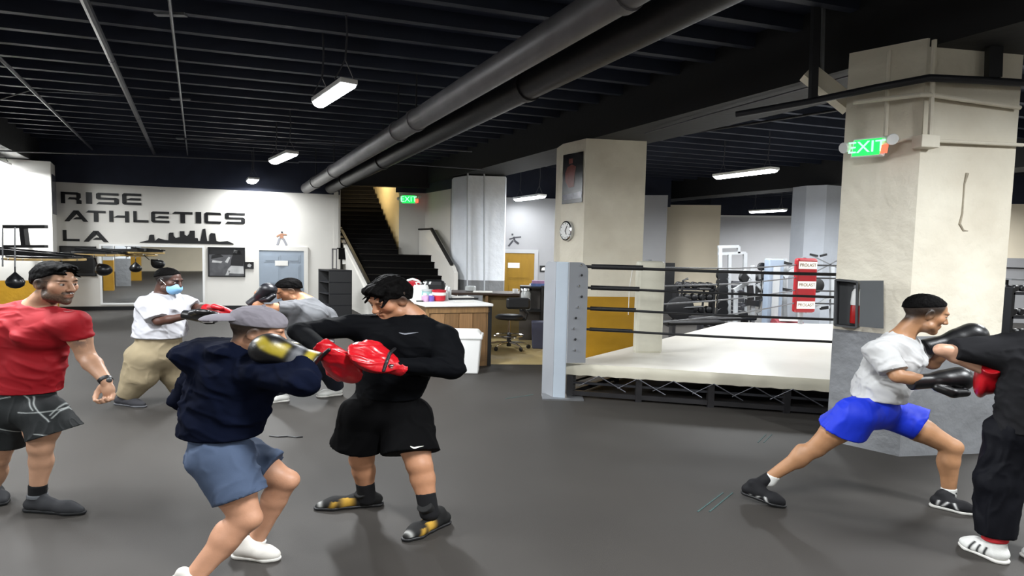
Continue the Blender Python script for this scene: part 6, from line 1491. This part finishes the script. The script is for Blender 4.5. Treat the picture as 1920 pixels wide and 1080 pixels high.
# ---- man in the white shirt and mask
def man_mask():
    Y = 6.95; s = Fig('person', 'man in a white shirt, khaki trousers and blue face mask with black mitts', -4.55, Y); J = s.J
    s.head(J(316, 526, Y), 76, 14, 0, 1.20, skin=hexc('4a3027'), brow=(.008, .006, .006), fade=-.016)
    N = J(304, 555, Y + .02); P = J(297, 655, Y); SA = J(276, 570, Y - .17); SB = J(340, 566, Y + .17)
    HA = J(272, 668, Y - .08); HB = J(322, 668, Y + .10); fr = np.array((.8, -.55, 0))
    EA = J(298, 603, Y - .26); WA = J(362, 590, Y - .30); EB = J(372, 578, Y + .16); WB = J(398, 580, Y - .10)
    KA = J(262, 712, Y - .05); AA = J(240, 746, Y - .03); KB = J(336, 710, Y + .18); AB = J(352, 752, Y + .30)
    B = s.body; B.cone(s.hp(-.03, 0, -.06), N, .066, .08, .03); torso(B, P, N, SA, SB, HA, HB, fr, .18, .18, .18, .85)
    limb_arm(B, SA, EA, WA, 1.05); limb_arm(B, SB, EB, WB, 1.0); limb_leg(B, HA, KA, AA, 1.0); limb_leg(B, HB, KB, AB, 1.0)
    fist(B, WA, WA - EA); fist(B, WB, WB - EB)
    s.finish_body(m_skin); s.eyes(m_eye); s.hair(m_hair, .005, .078, .42, front=.064, side=.0762, amp=.002, freq=140)
    f = Field(.004); ax = (s.hf, s.hs, s.hu); f.ell(s.hp(.048, 0, -.062), np.array((.078, .066, .066)) * s.hk, ax, 0).plane(s.hp(.06, 0, -.014), s.hu - s.hf * .15, .008).plane(s.hp(.03, 0, 0), -s.hf - s.hu * .2, .005)
    mM = mat('mask_blue', '7fb0d8', .8); o = s.part('face_mask', f, mM)
    for e in (-1, 1):
        f = Field(.003); f.chain([s.hp(.04, e * .062, -.035), s.hp(.01, e * .074, -.005), s.hp(-.012, e * .082, .012)], [.003] * 3, 0); q = s.part('ear_loop', f, m_white); q.parent = o
    T = (P, N, SA, SB, HA, HB, fr, .205, .205, .20, .86)
    garment_top(s, T, [(SA, SA + (EA - SA) * .85, None, .10, .10), (SB, SB + (EB - SB) * .75, None, .095, .095)], J(297, 632, Y), cloth('bright_white_cotton', 'b4b4b9', .85, .05), .018, .012, (6, 6, 8), 23, .6, belly=.10)
    garment_legs(s, P, HA, HB, [(HA, [J(264, 706, Y - .06), J(238, 742, Y - .03)], [.165, .15, .10]), (HB, [J(330, 704, Y + .16), J(352, 748, Y + .30)], [.155, .135, .10])], J(297, 622, Y), fr, cloth('khaki_twill', '93866c', .85, .12), 'trousers', .172, .011, 27, .205, freq=(6, 6, 4), wflat=.92)
    mG, mS = cloth('dark_grey_suede', '303034', .8), cloth('grey_rubber', '55565a', .6)
    make_shoe(s, s.G(216, 758), s.G(272, 764), AA, mG, mS, .0, 'shoe', k=1.05); hl = AB * (1, 1, 0) + np.array((-.05, .03, 0)); make_shoe(s, hl, hl + np.array((.24, -.13, 0)), AB, mG, mS, .0, 'shoe', k=1.05)
    f, q = mitt_field(WA, (1, -.1, -.1), (.5, .3, .6), 1.15, .007); o = s.part('focus_mitt', f, mat('black_leather', '121213', .3, var=.1))
    for b_ in (-.04, 0, .04):
        f = Field(.005); f.chain([q(.05, -.05, b_), q(.11, -.066, b_), q(.17, -.055, b_ * .9)], [.008] * 3, 0); r_ = s.part('finger_strap', f, m_white if b_ == 0 else MATS['black_leather']); r_.parent = o
    f, q = mitt_field(WB, (1, -.4, -.3), (.3, .4, .6), 1.1, .007); s.part('focus_mitt', f, MATS['red_leather'])
man_mask()
# ---- man in the grey shirt covering his head
def man_grey():
    Y = 7.3; s = Fig('person', 'man in a grey shirt ducking behind a raised black glove', -2.75, Y); J = s.J
    s.head(J(542, 545, Y), -66, 30, 0, 1.18, skin=hexc('b98563'), fade=.0)
    N = J(578, 566, Y + .04); P = J(588, 660, Y + .04); SA = J(548, 578, Y - .14); SB = J(612, 590, Y + .16)
    HA = J(568, 675, Y - .06); HB = J(606, 675, Y + .12); fr = np.array((-.8, -.5, -.2))
    EA = J(482, 577, Y - .28); WA = J(486, 558, Y - .26); EB = J(632, 622, Y + .05); WB = J(600, 640, Y - .2)
    KA = J(530, 712, Y - .1); AA = J(517, 742, Y - .08); KB = J(622, 700, Y + .2); AB = J(630, 730, Y + .28)
    B = s.body; B.cone(s.hp(-.03, 0, -.06), N, .062, .074, .03); torso(B, P, N, SA, SB, HA, HB, fr, .16, .16, .18, .8)
    limb_arm(B, SA, EA, WA, 1.05); limb_arm(B, SB, EB, WB, 1.0); limb_leg(B, HA, KA, AA, 1.0); limb_leg(B, HB, KB, AB, 1.0)
    fist(B, WA, (0, 0, 1)); fist(B, WB, WB - EB)
    s.finish_body(m_skin); s.eyes(m_eye); s.hair(m_hair, .010, .065, amp=.004, front=.066, side=.079)
    T = (P, N, SA, SB, HA, HB, fr, .19, .19, .205, .86)
    garment_top(s, T, [(SA, SA + (EA - SA) * .42, None, .09, .09), (SB, SB + (EB - SB) * .7, None, .09, .085)], J(588, 668, Y), cloth('heather_grey', '66676a', .9, .18), .018, .012, (6, 6, 8), 31, .6)
    garment_legs(s, P, HA, HB, [(HA, [J(535, 712, Y - .08), J(518, 740, Y - .08)], [.14, .11, .075]), (HB, [J(620, 700, Y + .18), J(630, 728, Y + .28)], [.14, .11, .075])], J(588, 655, Y), fr, cloth('dark_navy_twill', '171a24', .85, .12), 'trousers', .15, .012, 33, .19)
    wh = cloth('white_leather', 'd5d5d0', .5)
    make_shoe(s, s.G(540, 752), s.G(497, 756), AA, wh, m_sole_w, .0, 'trainer', k=1.05); hl = AB * (1, 1, 0) + np.array((.05, .02, 0)); make_shoe(s, hl, hl + np.array((-.2, -.15, 0)), AB, wh, m_sole_w, .0, 'trainer', k=1.05)
    f, q = glove_field(WA, (.55, .0, .62), (-.6, -.5, .5), 1, 1.05, .007); o = s.part('boxing_glove', f, m_vc, col=lambda V: np.tile(hexc('14141a'), (len(V), 1)))
    f = Field(.006); f.cone(q(-.105, 0, 0), q(-.085, 0, 0), .055, .055, 0, None, 1, (1, 1)); r_ = s.part('wrist_band', f, m_white); r_.parent = o
    f, q = glove_field(WB, (-.8, -.3, .3), (0, 0, 1), 1, 1.05, .007); s.part('boxing_glove', f, m_vc, col=lambda V: np.tile(hexc('14141a'), (len(V), 1)))
man_grey()
